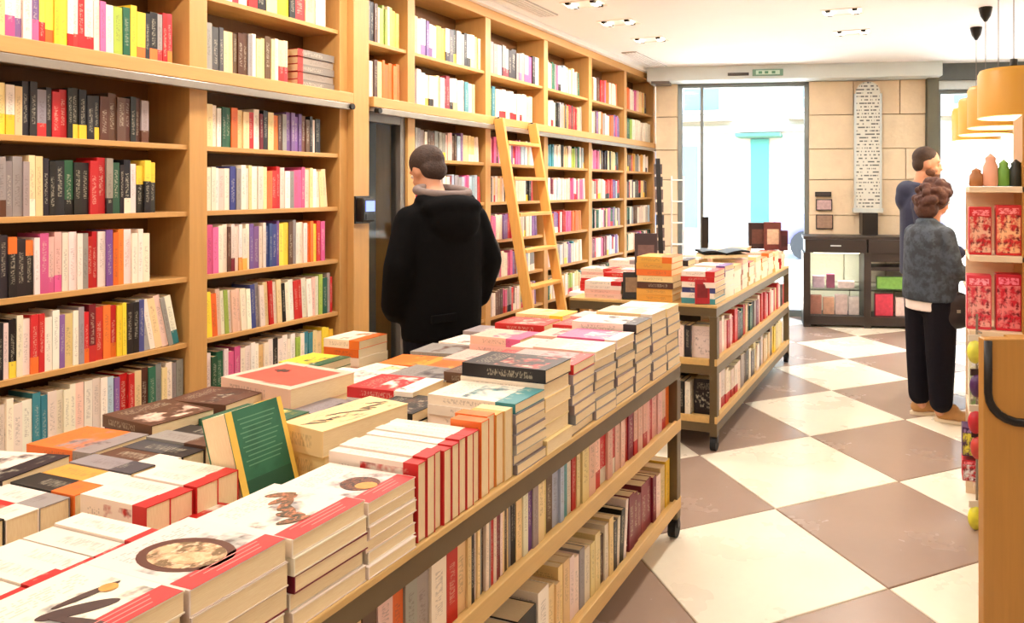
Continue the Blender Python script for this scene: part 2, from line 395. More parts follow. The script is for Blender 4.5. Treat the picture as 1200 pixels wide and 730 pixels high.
class Bulk:
    """far books too small to pick apart: real boxes joined in one mesh"""
    def __init__(s): s.V = []; s.F = []; s.c1 = []; s.c2 = []; s.p = []; s.UV = []
    def add(s, B, Mx):
        b = len(s.V); vs = [Vector((x, y, z)) for z in (0, B.h) for y in (-B.t/2, B.t/2) for x in (-B.d, 0)]
        s.V += [tuple(Mx @ v) for v in vs]
        for fi, f in enumerate(BF):
            s.F.append(tuple(b+i for i in f)); paper = fi in (0, 1, 4)
            s.c1.append((*(lin((246, 228, 190)) if paper else B.c1), 1)); s.c2.append((*(lin((246, 228, 190)) if paper else B.c2), 1))
            ty = 0.0 if fi == 5 else (.5 if paper else 1.0); s.p.append((0 if paper else B.b[0], 0 if paper else B.b[1], B.seed, ty))
            for i in f:
                v = vs[i]; u = (v.y+B.t/2)/B.t if fi == 5 else (v.x+B.d)/B.d; s.UV.append((u, v.z/B.h))
    def build(s, name, parent=None, **kw):
        me = bpy.data.meshes.new(name); me.from_pydata(s.V, [], s.F); set_attr(me, 0, s.c1, s.c2, s.p, s.UV); me.materials.append(M_book)
        o = bpy.data.objects.new(name, me); COL.objects.link(o); o.parent = parent; return tag(o, **kw)
ORD = ['first', 'second', 'third', 'fourth', 'fifth', 'sixth', 'seventh', 'eighth', 'ninth', 'tenth', 'eleventh', 'twelfth', 'thirteenth', 'fourteenth', 'fifteenth', 'sixteenth', 'seventeenth', 'eighteenth', 'nineteenth', 'twentieth'] + ['twenty-'+q for q in ('first', 'second', 'third', 'fourth', 'fifth', 'sixth', 'seventh', 'eighth', 'ninth')] + ['thirtieth'] + ['thirty-'+q for q in ('first', 'second', 'third', 'fourth', 'fifth', 'sixth', 'seventh', 'eighth', 'ninth')]
def tok(s):
    """'wr' white with a red foot band, 'yk' etc; '^' puts the band on top; 'wr6' band of .6"""
    fr = .28
    if s[-1].isdigit(): fr = int(s[-1])/10; s = s[:-1]
    top = s.endswith('^'); s = s.rstrip('^')
    c1 = s[0]; c2 = s[1] if len(s) > 1 else None
    return c1, c2, (0 if top else (fr if c2 else 0)), (fr if (top and c2) else 0)
def row(seq, xf, y0, y1, z, h, where, group, bulk=None, name='shelved_book', depth=.15, lean=None, hj=.012, inset=.02):
    """stand the books of seq side by side from y0 to y1, spines at xf facing +x"""
    seq = seq.split() if isinstance(seq, str) else seq
    ws = [random.uniform(.7, 1.35) for _ in seq]; k = (y1-y0)/sum(ws); y = y0
    lean = lean or {}
    for i, (s, w) in enumerate(zip(seq, ws)):
        t = w*k; c1, c2, b0, b1 = tok(s); hh = h+random.uniform(-hj*1.6, hj)
        B = Book(t*.96, depth+random.uniform(-.02, .01), hh, jit(PAL[c1]), jit(PAL[c2]) if c2 else None, b0, b1)
        a = lean.get(i, lean.get(i-len(seq), 0))+random.uniform(-.006, .006)*(0 if a_flat else 1)
        Mx = Matrix.Translation((xf-inset-random.uniform(0, .012), y+t/2-math.sin(a)*0, z+abs(math.sin(a))*t/2+.0006)) @ Matrix.Rotation(a, 4, 'X')
        if bulk is not None: bulk.add(B, Mx)
        else:
            thick = 'slim' if t < .019 else ('thick' if t > .035 else 'upright')
            nm = CN[c1]+(' and '+CN[c2] if c2 else '')
            book_obj(B, Mx, '%s %s book, %s %s' % (thick, nm, ORD[i], where), group, name=name, cat=name.replace('_', ' '))
        y += t
a_flat = False

# ------------------------------------------------------------------ wall bookcases
XW = -3.33; XB = XW-.29
def wy(px): return 3227.0/(1087-px)-1.216
LV = [.24, .55, .86, 1.175, 1.49, 1.81]           # shelf tops below the ledge
def post(case, y0, y1, z0=0, z1=3.03, x1=XW+.0, nm='upright', m=WZ): bx(nm, XB, x1, y0, y1, z0, z1, m, case, bevel=.003)
def shelf(case, y0, y1, z, th=.024, x1=XW-.012, nm='shelf'): bx(nm, XB+.01, x1, y0, y1, z-th, z, WY, case, bevel=.002)
near = empty('bookcase', (0, 0, 0), label='honey wood wall bookcase with two bays, nearest at the left of the shop', cat='bookcase', group='built-in wall bookcases')
far = empty('bookcase', (0, 0, 0), label='long honey wood wall bookcase behind the ladder, running to the shop front', cat='bookcase', group='built-in wall bookcases')
P0, P1, P2, P3 = 2.514, 2.607, 3.467, 3.659
# near bookcase
for a, b in ((1.56, 1.654), (P0, P1), (P2, P3)): post(near, a, b)
bx('back_panel', XB-.02, XB, 1.56, P3, 0, 3.03, WB, near)
bx('top_board', XB, XW, 1.56, P3, 2.98, 3.03, WY, near, bevel=.003)
for a, b in ((1.654, P0), (P1, P2)):
    for z in LV+[2.556]: shelf(near, a, b, z)
    bx('plinth', XB, XW-.03, a, b, 0, .18, WY, near)
def ledge(case, y0, y1):
    bx('ledge', XB, XW+.06, y0, y1, 2.115, 2.18, WY, case, bevel=.004)
    bx('ladder_rail', XW+.045, XW+.07, y0+.02, y1-.02, 2.075, 2.112, M_steel, case, bevel=.003)
    bx('light_strip', XW+.0, XW+.044, y0+.02, y1-.02, 2.095, 2.115, M_white, case)
    for y in (y0+.03, y1-.03): MB().tube([(XW+.05, y, 2.093), (XW+.085, y, 2.093)], .018, 12).build('rail_end', M_dark, case)
ledge(near, 1.56, P2+.05)
ledge(far, P3+.03, 8.9)
# wide pilaster face
bx('pilaster', XW, XW+.05, P2+.06, P3, 0, 3.03, WZ, near, bevel=.004)
# far bookcase
DV = [4.118, 5.05, 6.0, 6.95, 7.9, 8.86]; DT = .075
for i, y in enumerate(DV):
    z0 = 0
    post(far, y-DT/2, y+DT/2, z0)
bx('back_panel', XB-.02, XB, P3, 8.9, 0, 3.03, WB, far)
bx('top_board', XB, XW+.01, P3, 8.9, 2.975, 3.05, WY, far, bevel=.004)
bx('cornice', XB, XW+.06, P3+.001, 8.9, 3.05, CE-.002, M_white, far)
bx('cornice', XB, XW+.06, 1.56, P3-.001, 3.031, CE-.002, M_white, near)
edges = [P3]+DV
for i in range(len(edges)-1):
    a = edges[i]+(DT/2 if i else 0); b = edges[i+1]-DT/2
    shelf(far, a, b, 2.545)
    if i > 0:
        for z in LV: shelf(far, a, b, z)
        bx('plinth', XB, XW-.03, a, b, 0, .18, WY, far)

G1 = 'books in the nearest bookcase bay'; G2 = 'books in the second bookcase bay'
NB = [("r wr4 wr4 c wm4 wv4 w vm4 yr4 yo y y wr wr r wr w m w l g y yo k ko er r ro", -40, 207, 2.18, .235, 'from left above the ledge, nearest bay'),
      ("cy4 cy4 cy4 cy4 wy4 c k k er k r r k ky ky k ky n n n n k n en", -40, 178, LV[5], .205, 'from left just under the ledge, nearest bay'),
      ("e en e en e e e cw c k k k gk k k r r ek g k kw w ky^4 ky^4 ky^4", -40, 186, LV[4], .232, 'from left, third shelf down, nearest bay'),
      ("k k ke^ k ko^ k ko^ w m pm pm w w w e r r w v o o w w w w", -40, 179, LV[3], .235, 'from left, fourth shelf down, nearest bay'),
      ("w c v k w ky w w ro r w w v c w e ro ur r o ro y y k k b e w c p e wt", -40, 215, LV[2], .235, 'from left, fifth shelf down, nearest bay'),
      ("w w w w w w w t t w w w w p w w w s v r r c n g e c w e e", -40, 220, LV[1], .225, 'from left, sixth shelf down, nearest bay')]
for i, (s, a, b, z, h, wh) in enumerate(NB):
    ln = {-1: .19, -2: .19, -3: .19, -4: .17, -5: .17, -6: .17} if i == 4 else None
    s = s.split()[2:]
    row(s, XW, 1.735, wy(b), z, h, wh, G1, lean=ln)
QB = [("w w r w r k c y k r c w", 250, 385, 2.556, .22, 'from left on topmost shelf, second bay'),
      ("e d d c c n n n e w c c n c w cr4 cr4", 246, 342, 2.18, .235, 'from left above the ledge, second bay'),
      ("c w w g g o c c r w u k c o n e v v v v n n k w k", 246, 379, LV[5], .205, 'from left just under the ledge, second bay'),
      ("w w w p w b e w w c w w c o r r w w e m m m w c w w c c", 246, 388, LV[4], .225, 'from left, third shelf down, second bay'),
      ("m m w w n wu w wa wa w v v w w b b b v y y n e w w w o o y r m", 246, 384, LV[3], .235, 'from left, fourth shelf down, second bay'),
      ("y o p w l w p p w w b e w c r w c k w w r r w w p w l g e r", 246, 393, LV[2], .23, 'from left, fifth shelf down, second bay'),
      ("w g g w m m w w w w c w w k w w w w l w t t c c y y y", 246, 394, LV[1], .225, 'from left, sixth shelf down, second bay')]
for i, (s, a, b, z, h, wh) in enumerate(QB):
    ln = {0: 0}
    if i == 3: ln = {-1: .08, -2: .06}
    if i == 5: ln = {j: .05 for j in range(0, 24)}
    row(s, XW, max(wy(a), 2.615), min(wy(b), 3.46), z, h, wh, G2, lean=ln)
# flat pile of grey boxed volumes with red spines, end of the ledge shelf in the second bay
for q in range(5):
    g = (150, 136, 122) if q % 2 else (128, 118, 108)
    B = Book(.0405, .17, .27-.008*(q % 2), g, (196, 46, 36), 0, .14)
    Mx = Matrix.Translation((XW-.028-.008*(q % 2), 3.452, 2.182+.0215+q*.0432)) @ Matrix.Rotation(PI/2, 4, 'X')
    book_obj(B, Mx, 'grey hardback with red end lying flat, %s from top, above second bay ledge' % ORD[4-q], 'flat pile of grey hardbacks in the second bay', name='shelved_book', cat='shelved book')

bulk = Bulk(); PALS = [list('wwwcepsnkgvm'), list('wwpcrmwoven'), list('wwssetbwvp'), list('nkwwcerdaw'), list('wcwlgtwek'), list('pmwwvusewr')]
rnd = random.Random(11)
UP = {(1, 2.545): 'c w wv v wv w y y wk d ky w e k wk wc c c', (1, 2.18): 'e w s wa wk w c w u u wk wc w w t w c',
      (0, 2.545): 's w e d k n c l l l c l y y', (0, 2.18): 'n e w n c o o o o o', (2, 2.545): 'e e s eu eu k k e em e em m k w', (2, 2.18): 'g t w wr wr w wr wr w wr w c c',
      (5, 2.18): 'g g l w w w w w w w'}
for i in range(len(edges)-1):
    a = edges[i]+(DT/2 if i else 0)+.01; b = edges[i+1]-DT/2-.01
    for z, h in ((2.545, .25), (2.18, .25)) + (tuple((q, .225) for q in LV[1:]) if i > 0 else ()):
        s = UP.get((i, z)); fill = rnd.uniform(.8, .98)
        if not s:
            pal = rnd.choice(PALS); n = int((b-a)*fill/.032); s = []
            while len(s) < n:
                c = rnd.choice(pal); s += [c+(rnd.choice('rykw') if rnd.random() < .15 else '')]*rnd.choice((1, 1, 2, 3))
            s = s[:n]
        row(s, XW, a, a+(b-a)*fill, z, h-(.02 if h < .24 else 0), '', '', bulk=bulk, lean={len(s)-1 if not isinstance(s, str) else 99: .06})
bulk.build('shelf_books', label='many mixed paperbacks filling the long bookcase behind the ladder', cat='books', kind='stuff')

# glass door set in the half bay behind the man
dr = empty('door_1', (0, 0, 0)); dr['kind'] = 'structure'
ya, yb = P3+.005, DV[0]-DT/2
for (a, b, c, d) in ((ya, ya+.07, 0, 2.1), (yb-.05, yb, 0, 2.1), (ya+.07, yb-.05, 2.03, 2.1), (ya+.07, yb-.05, 0, .12)): bx('door_frame', XW-.1, XW-.02, a, b, c, d, M_grey, dr, bevel=.003)
bx('pane', XW-.065, XW-.057, ya+.07, yb-.05, .12, 2.03, M_glass, dr)
bx('door_back', XB+.005, XB+.02, ya, yb, 0, 2.1, mat('notice_board_grey', (128, 120, 112), .7), dr)
NP = [((1.62, 1.85), (.10, .2), (90, 30, 28)), ((1.70, 1.98), (.22, .33), (60, 34, 30)), ((1.35, 1.5), (.08, .18), (226, 226, 240)), ((1.0, 1.25), (.2, .34), (214, 190, 90)), ((.95, 1.3), (.09, .18), (150, 150, 90)), ((1.55, 1.6), (.08, .2), (40, 40, 44))]
for i, ((z0, z1), (a, b), c) in enumerate(NP): bx('notice', XB+.02, XB+.03, ya+a-.02, ya+b-.02, z0, z1, mat('notice_%d' % i, c, .6), dr)

# ------------------------------------------------------------------ wall terminal on the pilaster
te = empty('wall_terminal', (XW+.05, wy(416), 1.47), label='small black wall terminal with a lit blue screen on the wooden pilaster', cat='terminal')
MB().box(0, .06, -.055, .055, -.075, .075).build('housing', M_black, te, bevel=.012)
bx('mounting_plate', -.0, .012, -.065, .065, -.085, .085, M_black, te, bevel=.004)
bx('screen', .06, .063, -.03, .045, -.01, .055, mat('lit_screen', (90, 110, 220), .3, emit=(120, 140, 235), es=1.6), te)
bx('keypad', .06, .064, -.03, .045, -.06, -.025, M_dark, te)

# ------------------------------------------------------------------ ladder
ld = empty('library_ladder', (0, 0, 0), label='light wooden library ladder hooked on the bookcase rail', cat='ladder')
def lp(px_y, t):   # stile point: t 0 at the rail, 1 at the floor
    return Vector((XW+.10+.39*t, px_y, 2.16*(1-t)+.012*t))
yl, yr = 5.05, 5.58
for y in (yl, yr):
    b = MB(); p, q = lp(y, 0), lp(y, 1); b.bar(p, q, .03, .085); b.build('stile', WL, ld, bevel=.004)
    MB().tube([p+Vector((-.08, 0, -.06)), p+Vector((-.06, 0, .0)), p+Vector((-.0, 0, .01))], .009, 8).build('rail_hook', M_dark, ld)
    MB().tube([p+Vector((-.045, -.012, -.04)), p+Vector((-.045, .012, -.04))], .03, 14).build('roller', M_dark, ld)
    MB().box(q.x-.04, q.x+.04, y-.02, y+.02, .0, .03).build('foot', M_rubber, ld, bevel=.004)
for i in range(7):
    c = lp((yl+yr)/2, .088+i*.135); bx('rung', c.x-.05, c.x+.05, yl+.015, yr-.015, c.z-.014, c.z+.014, WL, ld, bevel=.004)

# ------------------------------------------------------------------ display tables with book shelves below
def display_table(name, label, xa, xb, ya, yb, zt, sh, posts_y, endpanel=True):
    t = empty(name, (0, 0, 0), label=label, cat='table', group='display tables with book shelves')
    bx('tabletop', xa, xb, ya, yb, zt-.018, zt, WT, t, bevel=.004)
    for q in ((xa+.004, xa+.018, ya+.004, yb-.004), (xb-.018, xb-.004, ya+.004, yb-.004), (xa+.018, xb-.018, ya+.004, ya+.018), (xa+.018, xb-.018, yb-.018, yb-.004)): bx('top_rail', *q, zt-.07, zt-.0185, M_frame, t)
    dk_ = zt > .85
    for z in sh:
        if dk_: bx('shelf_rail', xa+.004, xb-.004, ya+.004, yb-.004, z-.085, z-.0305, M_frame, t)
        bx('shelf', xa+.02, xb-.015, ya+.02, yb-.02, z-.03, z, WT, t)
        bx('shelf_lip', xb-.016, xb, ya, yb, z-(.03 if dk_ else .045), z+.012, WT, t, bevel=.003)
        bx('shelf_lip', xa, xa+.016, ya, yb, z-(.03 if dk_ else .045), z+.012, WT, t, bevel=.003)
        bx('shelf_lip', xa+.05, xb-.05, ya, ya+.015, z-(.03 if dk_ else .045), z+.012, WT, t, bevel=.003)
        bx('shelf_lip', xa+.05, xb-.05, yb-.015, yb, z-(.03 if dk_ else .045), z+.012, WT, t, bevel=.003)
    for y in posts_y:
        for x in (xa, xb-.05):
            l = bx('leg', x+.001, x+.049, y, y+.05, .09, zt-.071, M_frame, t, bevel=.003)
            cx_, cy_ = x+.025, y+.025
            c = MB(); c.tube([(cx_-.018, cy_, .042), (cx_+.018, cy_, .042)], .041, 14); c.build('caster', M_rubber, l)
            bx('caster_fork', cx_-.024, cx_+.024, cy_-.015, cy_+.015, .05, .092, M_dark, l)
    bx('centre_panel', (xa+xb)/2-.01, (xa+xb)/2+.01, ya+.06, yb-.06, sh[-1], zt-.071, M_frame, t)
    return t
T1 = dict(xa=-2.17, xb=-1.07, ya=.25, yb=3.2, zt=.80)
display_table('display_table', 'long wooden display table crowded with book stacks, nearest the camera', T1['xa'], T1['xb'], T1['ya'], T1['yb'], T1['zt'], (.53, .17), (.27, 3.145))
T2 = dict(xa=-2.2, xb=-1.2, ya=4.27, yb=6.75, zt=.89)
display_table('display_table', 'dark framed display table with books, the second one towards the window', T2['xa'], T2['xb'], T2['ya'], T2['yb'], T2['zt'], (.55, .2), (4.275, 6.69))

# books standing on the shelves of the tables, spines to the aisle
def trow(seq, xb, y0, y1, z, h, where, group, **kw):
    kw.setdefault('name', 'paperback'); row(seq, xb, y0, y1, z, h, where, group, inset=.03, depth=.14, hj=.02, **kw)
def ty(px, D): zc = F*D/(math.cos(TH)*(1087-px)); return (zc-D*math.sin(TH))/math.cos(TH)
GS = 'books on the shelves under the near table'
trow("c w e w w n c w c n k w a c n p o e e w r c", T1['xb'], .60, ty(560, 1.07), .53, .19, 'from left, near table upper shelf, near end', GS)
trow("c k w c e n w e r w u u w c n c e k k", T1['xb'], ty(560, 1.07), ty(618, 1.07), .53, .2, 'from left, near table upper shelf, mid left', GS)
trow("c w v e c c n s s t w r c", T1['xb'], ty(618, 1.07), ty(690, 1.07), .53, .215, 'from left, near table upper shelf, mid right', GS)
trow("c p pr rw p rw p p r u pr p pr p r p p pr o", T1['xb'], ty(692, 1.07), 3.13, .53, .205, 'from left, near table upper shelf, far end', GS)
trow("c w e w n w c w a w k w", T1['xb'], .9, ty(655, 1.07), .17, .2, 'from left, near table bottom shelf, near end', GS)
trow("c ce c c w w e w c c n w c k w k w", T1['xb'], ty(655, 1.07), ty(742, 1.07), .17, .2, 'from left, near table bottom shelf, middle', GS, lean={-1: -.12, -2: -.1, -3: -.08})
trow("u u u u u u w c y", T1['xb'], ty(746, 1.07), 3.13, .17, .2, 'from left, near table bottom shelf, far end', GS)
G4 = 'books at the end of the second table'
b2 = Bulk()
trow("w e p w p r p r r n k g r c k g k e u p r n r w r p w r c r p w k r", T2['xb'], 4.34, 6.66, .55, .21, '', '', bulk=b2)
trow("k w wr wr wr wr wr w e n k w d c w k w c w c n y y c c y w", T2['xb'], 4.34, 6.66, .2, .215, '', '', bulk=b2)
b2.build('paperbacks', label='many mixed paperbacks filling the two shelves under the second table', cat='paperbacks', kind='stuff')
# books at the end of the second table, seen from the end
for z, s in ((.55, 'k w e'), (.2, 'w k e c')):
    for i, q in enumerate(s.split()):
        B = Book(.035, .14, .2, jit(PAL[q]), None)
        Mx = Matrix.Translation((T2['xb']-.20-i*.042, 4.31, z+.001)) @ Matrix.Rotation(-PI/2, 4, 'Z')
        book_obj(B, Mx, '%s book, %s from right, %s shelf at near end of second table' % (CN[q], ORD[i], 'upper' if z > .4 else 'bottom'), G4, name='paperback', cat='paperback')

# ------------------------------------------------------------------ book stacks lying on the tables
def lie_bulk(B, c, rz, z):
    R = Matrix.Rotation(-PI/2+rz, 4, 'Z') @ Matrix.Rotation(PI/2, 4, 'X'); off = R @ Vector((-B.d/2, 0, B.h/2))
    LOW.add(B, Matrix.Translation((c[0]-off.x, c[1]-off.y, z+B.t/2)) @ R)
def lie(B, c, rz, z, label, group, up=True):
    """lay book B flat, centre c (x, y), spine towards -y rotated by rz"""
    R = Matrix.Rotation(-PI/2+rz, 4, 'Z') @ Matrix.Rotation(PI/2, 4, 'X')
    off = R @ Vector((-B.d/2, 0, B.h/2))
    return book_obj(B, Matrix.Translation((c[0]-off.x, c[1]-off.y, z+B.t/2)) @ R, label, group, name='stacked_book', cat='stacked book')
LOW = Bulk()
def stack(cx, cy, zt, hx, wy_, n, cols, desc, rz=0, z0=None, mess=.006, group='books stacked on the near table', b=None, low=False):
    """n books, long side hx along x, wy_ along y, filling z0..zt; desc names the top cover"""
    z0 = T1['zt'] if z0 is None else z0; t = (zt-z0)/n; z = z0+.0005; c = cols
    for i in range(n):
        last = i == n-1; cc = c[min(n-1-i, len(c)-1)]; c1, c2, b0, b1 = tok(cc)
        j = 0 if last else mess
        B = Book(t-.0006, wy_-random.uniform(0, .004), hx-random.uniform(0, .006), jit(PAL[c1], 8), jit(PAL[c2], 8) if c2 else jit(PAL['e']), b0 if b is None else b, b1)
        p = (cx+random.uniform(-j, j), cy+random.uniform(-j, j))
        if low and not last: lie_bulk(B, p, rz+random.uniform(-1, 1)*mess*2, z); z += t; continue
        lab = ('%s, topmost' % desc) if last else 'book %s from top, beneath %s' % (ORD[n-1-i], desc)
        last_o = lie(B, p, rz+random.uniform(-1, 1)*(.0 if last else mess*2), z, lab, group); z += t
    return last_o
M_oval = mat('portrait_brown', (92, 48, 34), .4); M_skin_p = None
def mat2(name, c1, c2, c3=None, scale=20, rough=.5):
    if name in MAT: return MAT[name]
    k = NT(name); n = k.noise(k.coord('Object'), scale, 3, .6); x = k.ma('MULTIPLY', k.ma('SUBTRACT', n, .42), 7.0); x.node.use_clamp = True
    a = k.mix(x, lin(c1), lin(c2))
    if c3: n = k.noise(k.coord('Object', (1.3, 1.1, 1)), scale*1.9, 2); y = k.ma('MULTIPLY', k.ma('SUBTRACT', n, .52), 7.0); y.node.use_clamp = True; a = k.mix(y, a, lin(c3))
    k.put(k.b.inputs['Base Color'], a); k.b.inputs['Roughness'].default_value = rough; MAT[name] = k.m; return k.m
M_skin_p = mat2('portrait_ink', (226, 178, 134), (120, 92, 54), (236, 196, 160), 34); M_redp = mat('red_print', (204, 54, 54), .4, var=.15, scale=30); M_darkp = mat('dark_print', (70, 48, 44), .4, var=.5, scale=50); M_orp = mat('gold_print', (214, 150, 70), .4, var=.4, scale=60)
def decal(parent_book, name, shape, m, x, y, rx, ry, rz=0, zt=0):
    """flat print lying on the cover: x,y world centre"""
    b = MB()
    if shape == 'oval': pts = [(math.cos(t)*rx, math.sin(t)*ry) for t in [2*PI*i/28 for i in range(28)]]
    elif shape == 'rect': pts = [(-rx, -ry), (rx, -ry), (rx, ry), (-rx, ry)]
    else: pts = [(math.cos(2*PI*i/22)*rx*(1+.35*math.sin(i*2.7)), math.sin(2*PI*i/22)*ry*(1+.35*math.cos(i*1.9))) for i in range(22)]
    c, s = math.cos(rz), math.sin(rz); n = len(pts)
    P = [(x+p[0]*c-p[1]*s, y+p[0]*s+p[1]*c) for p in pts]
    b.add([(*p, zt) for p in P]+[(*p, zt+.0004) for p in P], [tuple(range(n))[::-1], tuple(range(n, 2*n))]+[(i, (i+1) % n, n+(i+1) % n, n+i) for i in range(n)])
    o = b.build(name, m); o.parent = parent_book; o.matrix_parent_inverse = parent_book.matrix_world.inverted(); return o

xr = T1['xb']-.005
# --- row at the aisle edge (y centre, width, top height, books, colours, description, length)
AE = [(.53, .17, .975, 5, ['w', 'w'], 'white novel with a small brown portrait at the near corner', .24, 'p'),
      (.715, .185, .98, 5, ['w', 'w', 'r'], 'white novel printed with a dark leaping figure', .24, 'f'),
      (.905, .185, .975, 4, ['w', 'w', 'u', 'w'], 'white novel with an oval brown portrait', .25, 'o'),
      (1.10, .185, .965, 5, ['w', 'w', 'u', 'w'], 'white novel with a leafy dark picture and red foot', .25, 'l'),
      (1.272, .15, .955, 6, ['w', 'w'], 'white novel with a curly haired portrait and red foot', .25, 'c')]
for (cy, w, zt, n, cols, desc, L, kind) in AE:
    o = stack(xr-L/2, cy, zt, L, w, n, cols, desc)
    z = zt+.0003; xc = xr-L/2
    decal(o, 'red_foot_band', 'rect', M_redp, xr-.026, cy, .024, w/2-.004, 0, z)
    for q in range(3): decal(o, 'band_text_line', 'rect', mat('band_text', (240, 150, 140), .5), xr-.040+q*.012, cy+.004*q, .0012, w/2-.03-.01*q, 0, z+.0005)
    if kind == 'o':
        decal(o, 'portrait_oval', 'oval', M_oval, xc+.01, cy-.012, .088, .056, .1, z); decal(o, 'portrait_inner', 'oval', M_skin_p, xc+.014, cy-.014, .072, .043, .1, z+.0005); decal(o, 'portrait_face', 'oval', mat2('face_ink', (236, 190, 146), (214, 156, 112), None, 50), xc+.03, cy-.02, .036, .02, .3, z+.001)
    elif kind == 'f': decal(o, 'figure_print', 'oval', M_darkp, xc+.02, cy, .05, .016, .9, z); decal(o, 'figure_limb', 'oval', M_darkp, xc+.05, cy-.02, .05, .007, .2, z+.0004); decal(o, 'figure_limb', 'oval', M_darkp, xc-.01, cy+.03, .045, .008, 1.4, z+.0004); decal(o, 'figure_head', 'oval', M_orp, xc-.0, cy+.055, .014, .012, 0, z+.0008)
    elif kind == 'p': decal(o, 'portrait_print', 'oval', M_oval, xc+.02, cy, .05, .035, 0, z); decal(o, 'gold_print', 'blob', M_orp, xc+.04, cy+.02, .03, .02, 0, z+.0005)
    elif kind == 'l': [decal(o, 'leaf_print', 'oval', mat2('leaf_ink', (70, 62, 40), (130, 84, 50), (200, 120, 80), 50), xc-.06+q*.024, cy+.05-q*.016, .03, .011, .6+q*.7, z+.0002*q) for q in range(6)]
    else: decal(o, 'hair_print', 'oval', mat2('hair_ink', (110, 58, 36), (60, 34, 26), (150, 90, 60), 70), xc+.035, cy, .045, .036, 0, z); decal(o, 'portrait_print', 'oval', M_orp, xc+.055, cy-.004, .024, .018, .3, z+.0005)
# --- books standing spine up, heads to the aisle
def spine_up(x1, y0, y1, n, h, L, c, where, group, zb=None, lab=False, band=.16):
    zb = T1['zt'] if zb is None else zb; t = (y1-y0)/n
    for i in range(n):
        q = c[i % len(c)]; c1, c2, b0, b1 = tok(q); hh = h*random.uniform(.95, 1.0)
        B = Book(t*.95, hh, L-random.uniform(0, .006), jit(PAL[c1], 6), PAL[c2] if c2 else None, band if c2 else 0, 0)
        # spine (+x) up, foot of the book (z=0) at the aisle side
        R = Matrix(((0, 0, -1, 0), (0, 1, 0, 0), (1, 0, 0, 0), (0, 0, 0, 1)))
        book_obj(B, Matrix.Translation((x1-random.uniform(0, .01), y0+(i+.5)*t, zb+hh+.001)) @ R, '%s book standing spine up, %s from the camera %s' % (CN[c1], ORD[i], where), group, name='stacked_book', cat='stacked book')
spine_up(xr, 1.355, 1.60, 8, .185, .26, ['wr', 'wr', 'wr'], 'in the aisle-edge row', 'spine-up books at the aisle edge')
spine_up(xr-.005, 1.605, 1.76, 4, .20, .10, ['o', 'o', 'a', 'c'], 'in the orange row', 'orange spine-up books')
spine_up(-1.345, .50, .98, 9, .15, .25, ['wr'], 'in the near inner row', 'spine-up books in the near inner row', zb=.80, band=.2)
spine_up(-1.69, .72, 1.44, 12, .155, .215, ['ew', 'ok', 'pk', 'rw', 'we', 'ko', 'aw', 'ed', 'nw', 'dk', 'en', 'kw'], 'in the mixed inner row', 'mixed spine-up books in the inner row', band=.35)
spine_up(-1.475, 1.02, 1.24, 4, .16, .20, ['wr'], 'beside the green book', 'spine-up books beside the green book', zb=.80, band=.2)
AE2 = [(1.85, .165, 1.0, 7, ['wt', 'w', 'w'], 'white book with a teal edge beside the orange books', .30, .22),
       (2.02, .165, 1.055, 6, ['kr', 'w', 'c'], 'thick black hardback with pale lettering', .30, 0),
       (2.195, .17, 1.03, 7, ['er', 'c'], 'grey and red paperback behind the black hardback', .27, .2),
       (2.375, .17, 1.035, 7, ['pw', 'm', 'c'], 'pink and white paperback at the aisle edge', .25, .2),
       (2.555, .17, 1.04, 7, ['mw', 'm', 'c'], 'bright pink paperback on a tall stack', .25, .2),
       (2.74, .175, 1.065, 7, ['wk', 'k', 'k', 'c'], 'white cover over black volumes', .28, .2),
       (2.925, .17, 1.075, 7, ['cw', 'c'], 'plain cream paperback near the far end', .26, .2),
       (3.105, .17, 1.07, 7, ['wc', 'c'], 'off white paperback at the far corner', .24, .2)]
for (cy, w, zt, n, cols, desc, L, b) in AE2: stack(xr-L/2, cy, zt, L, w, n, cols, desc, b=b, rz=random.uniform(-.03, .03))
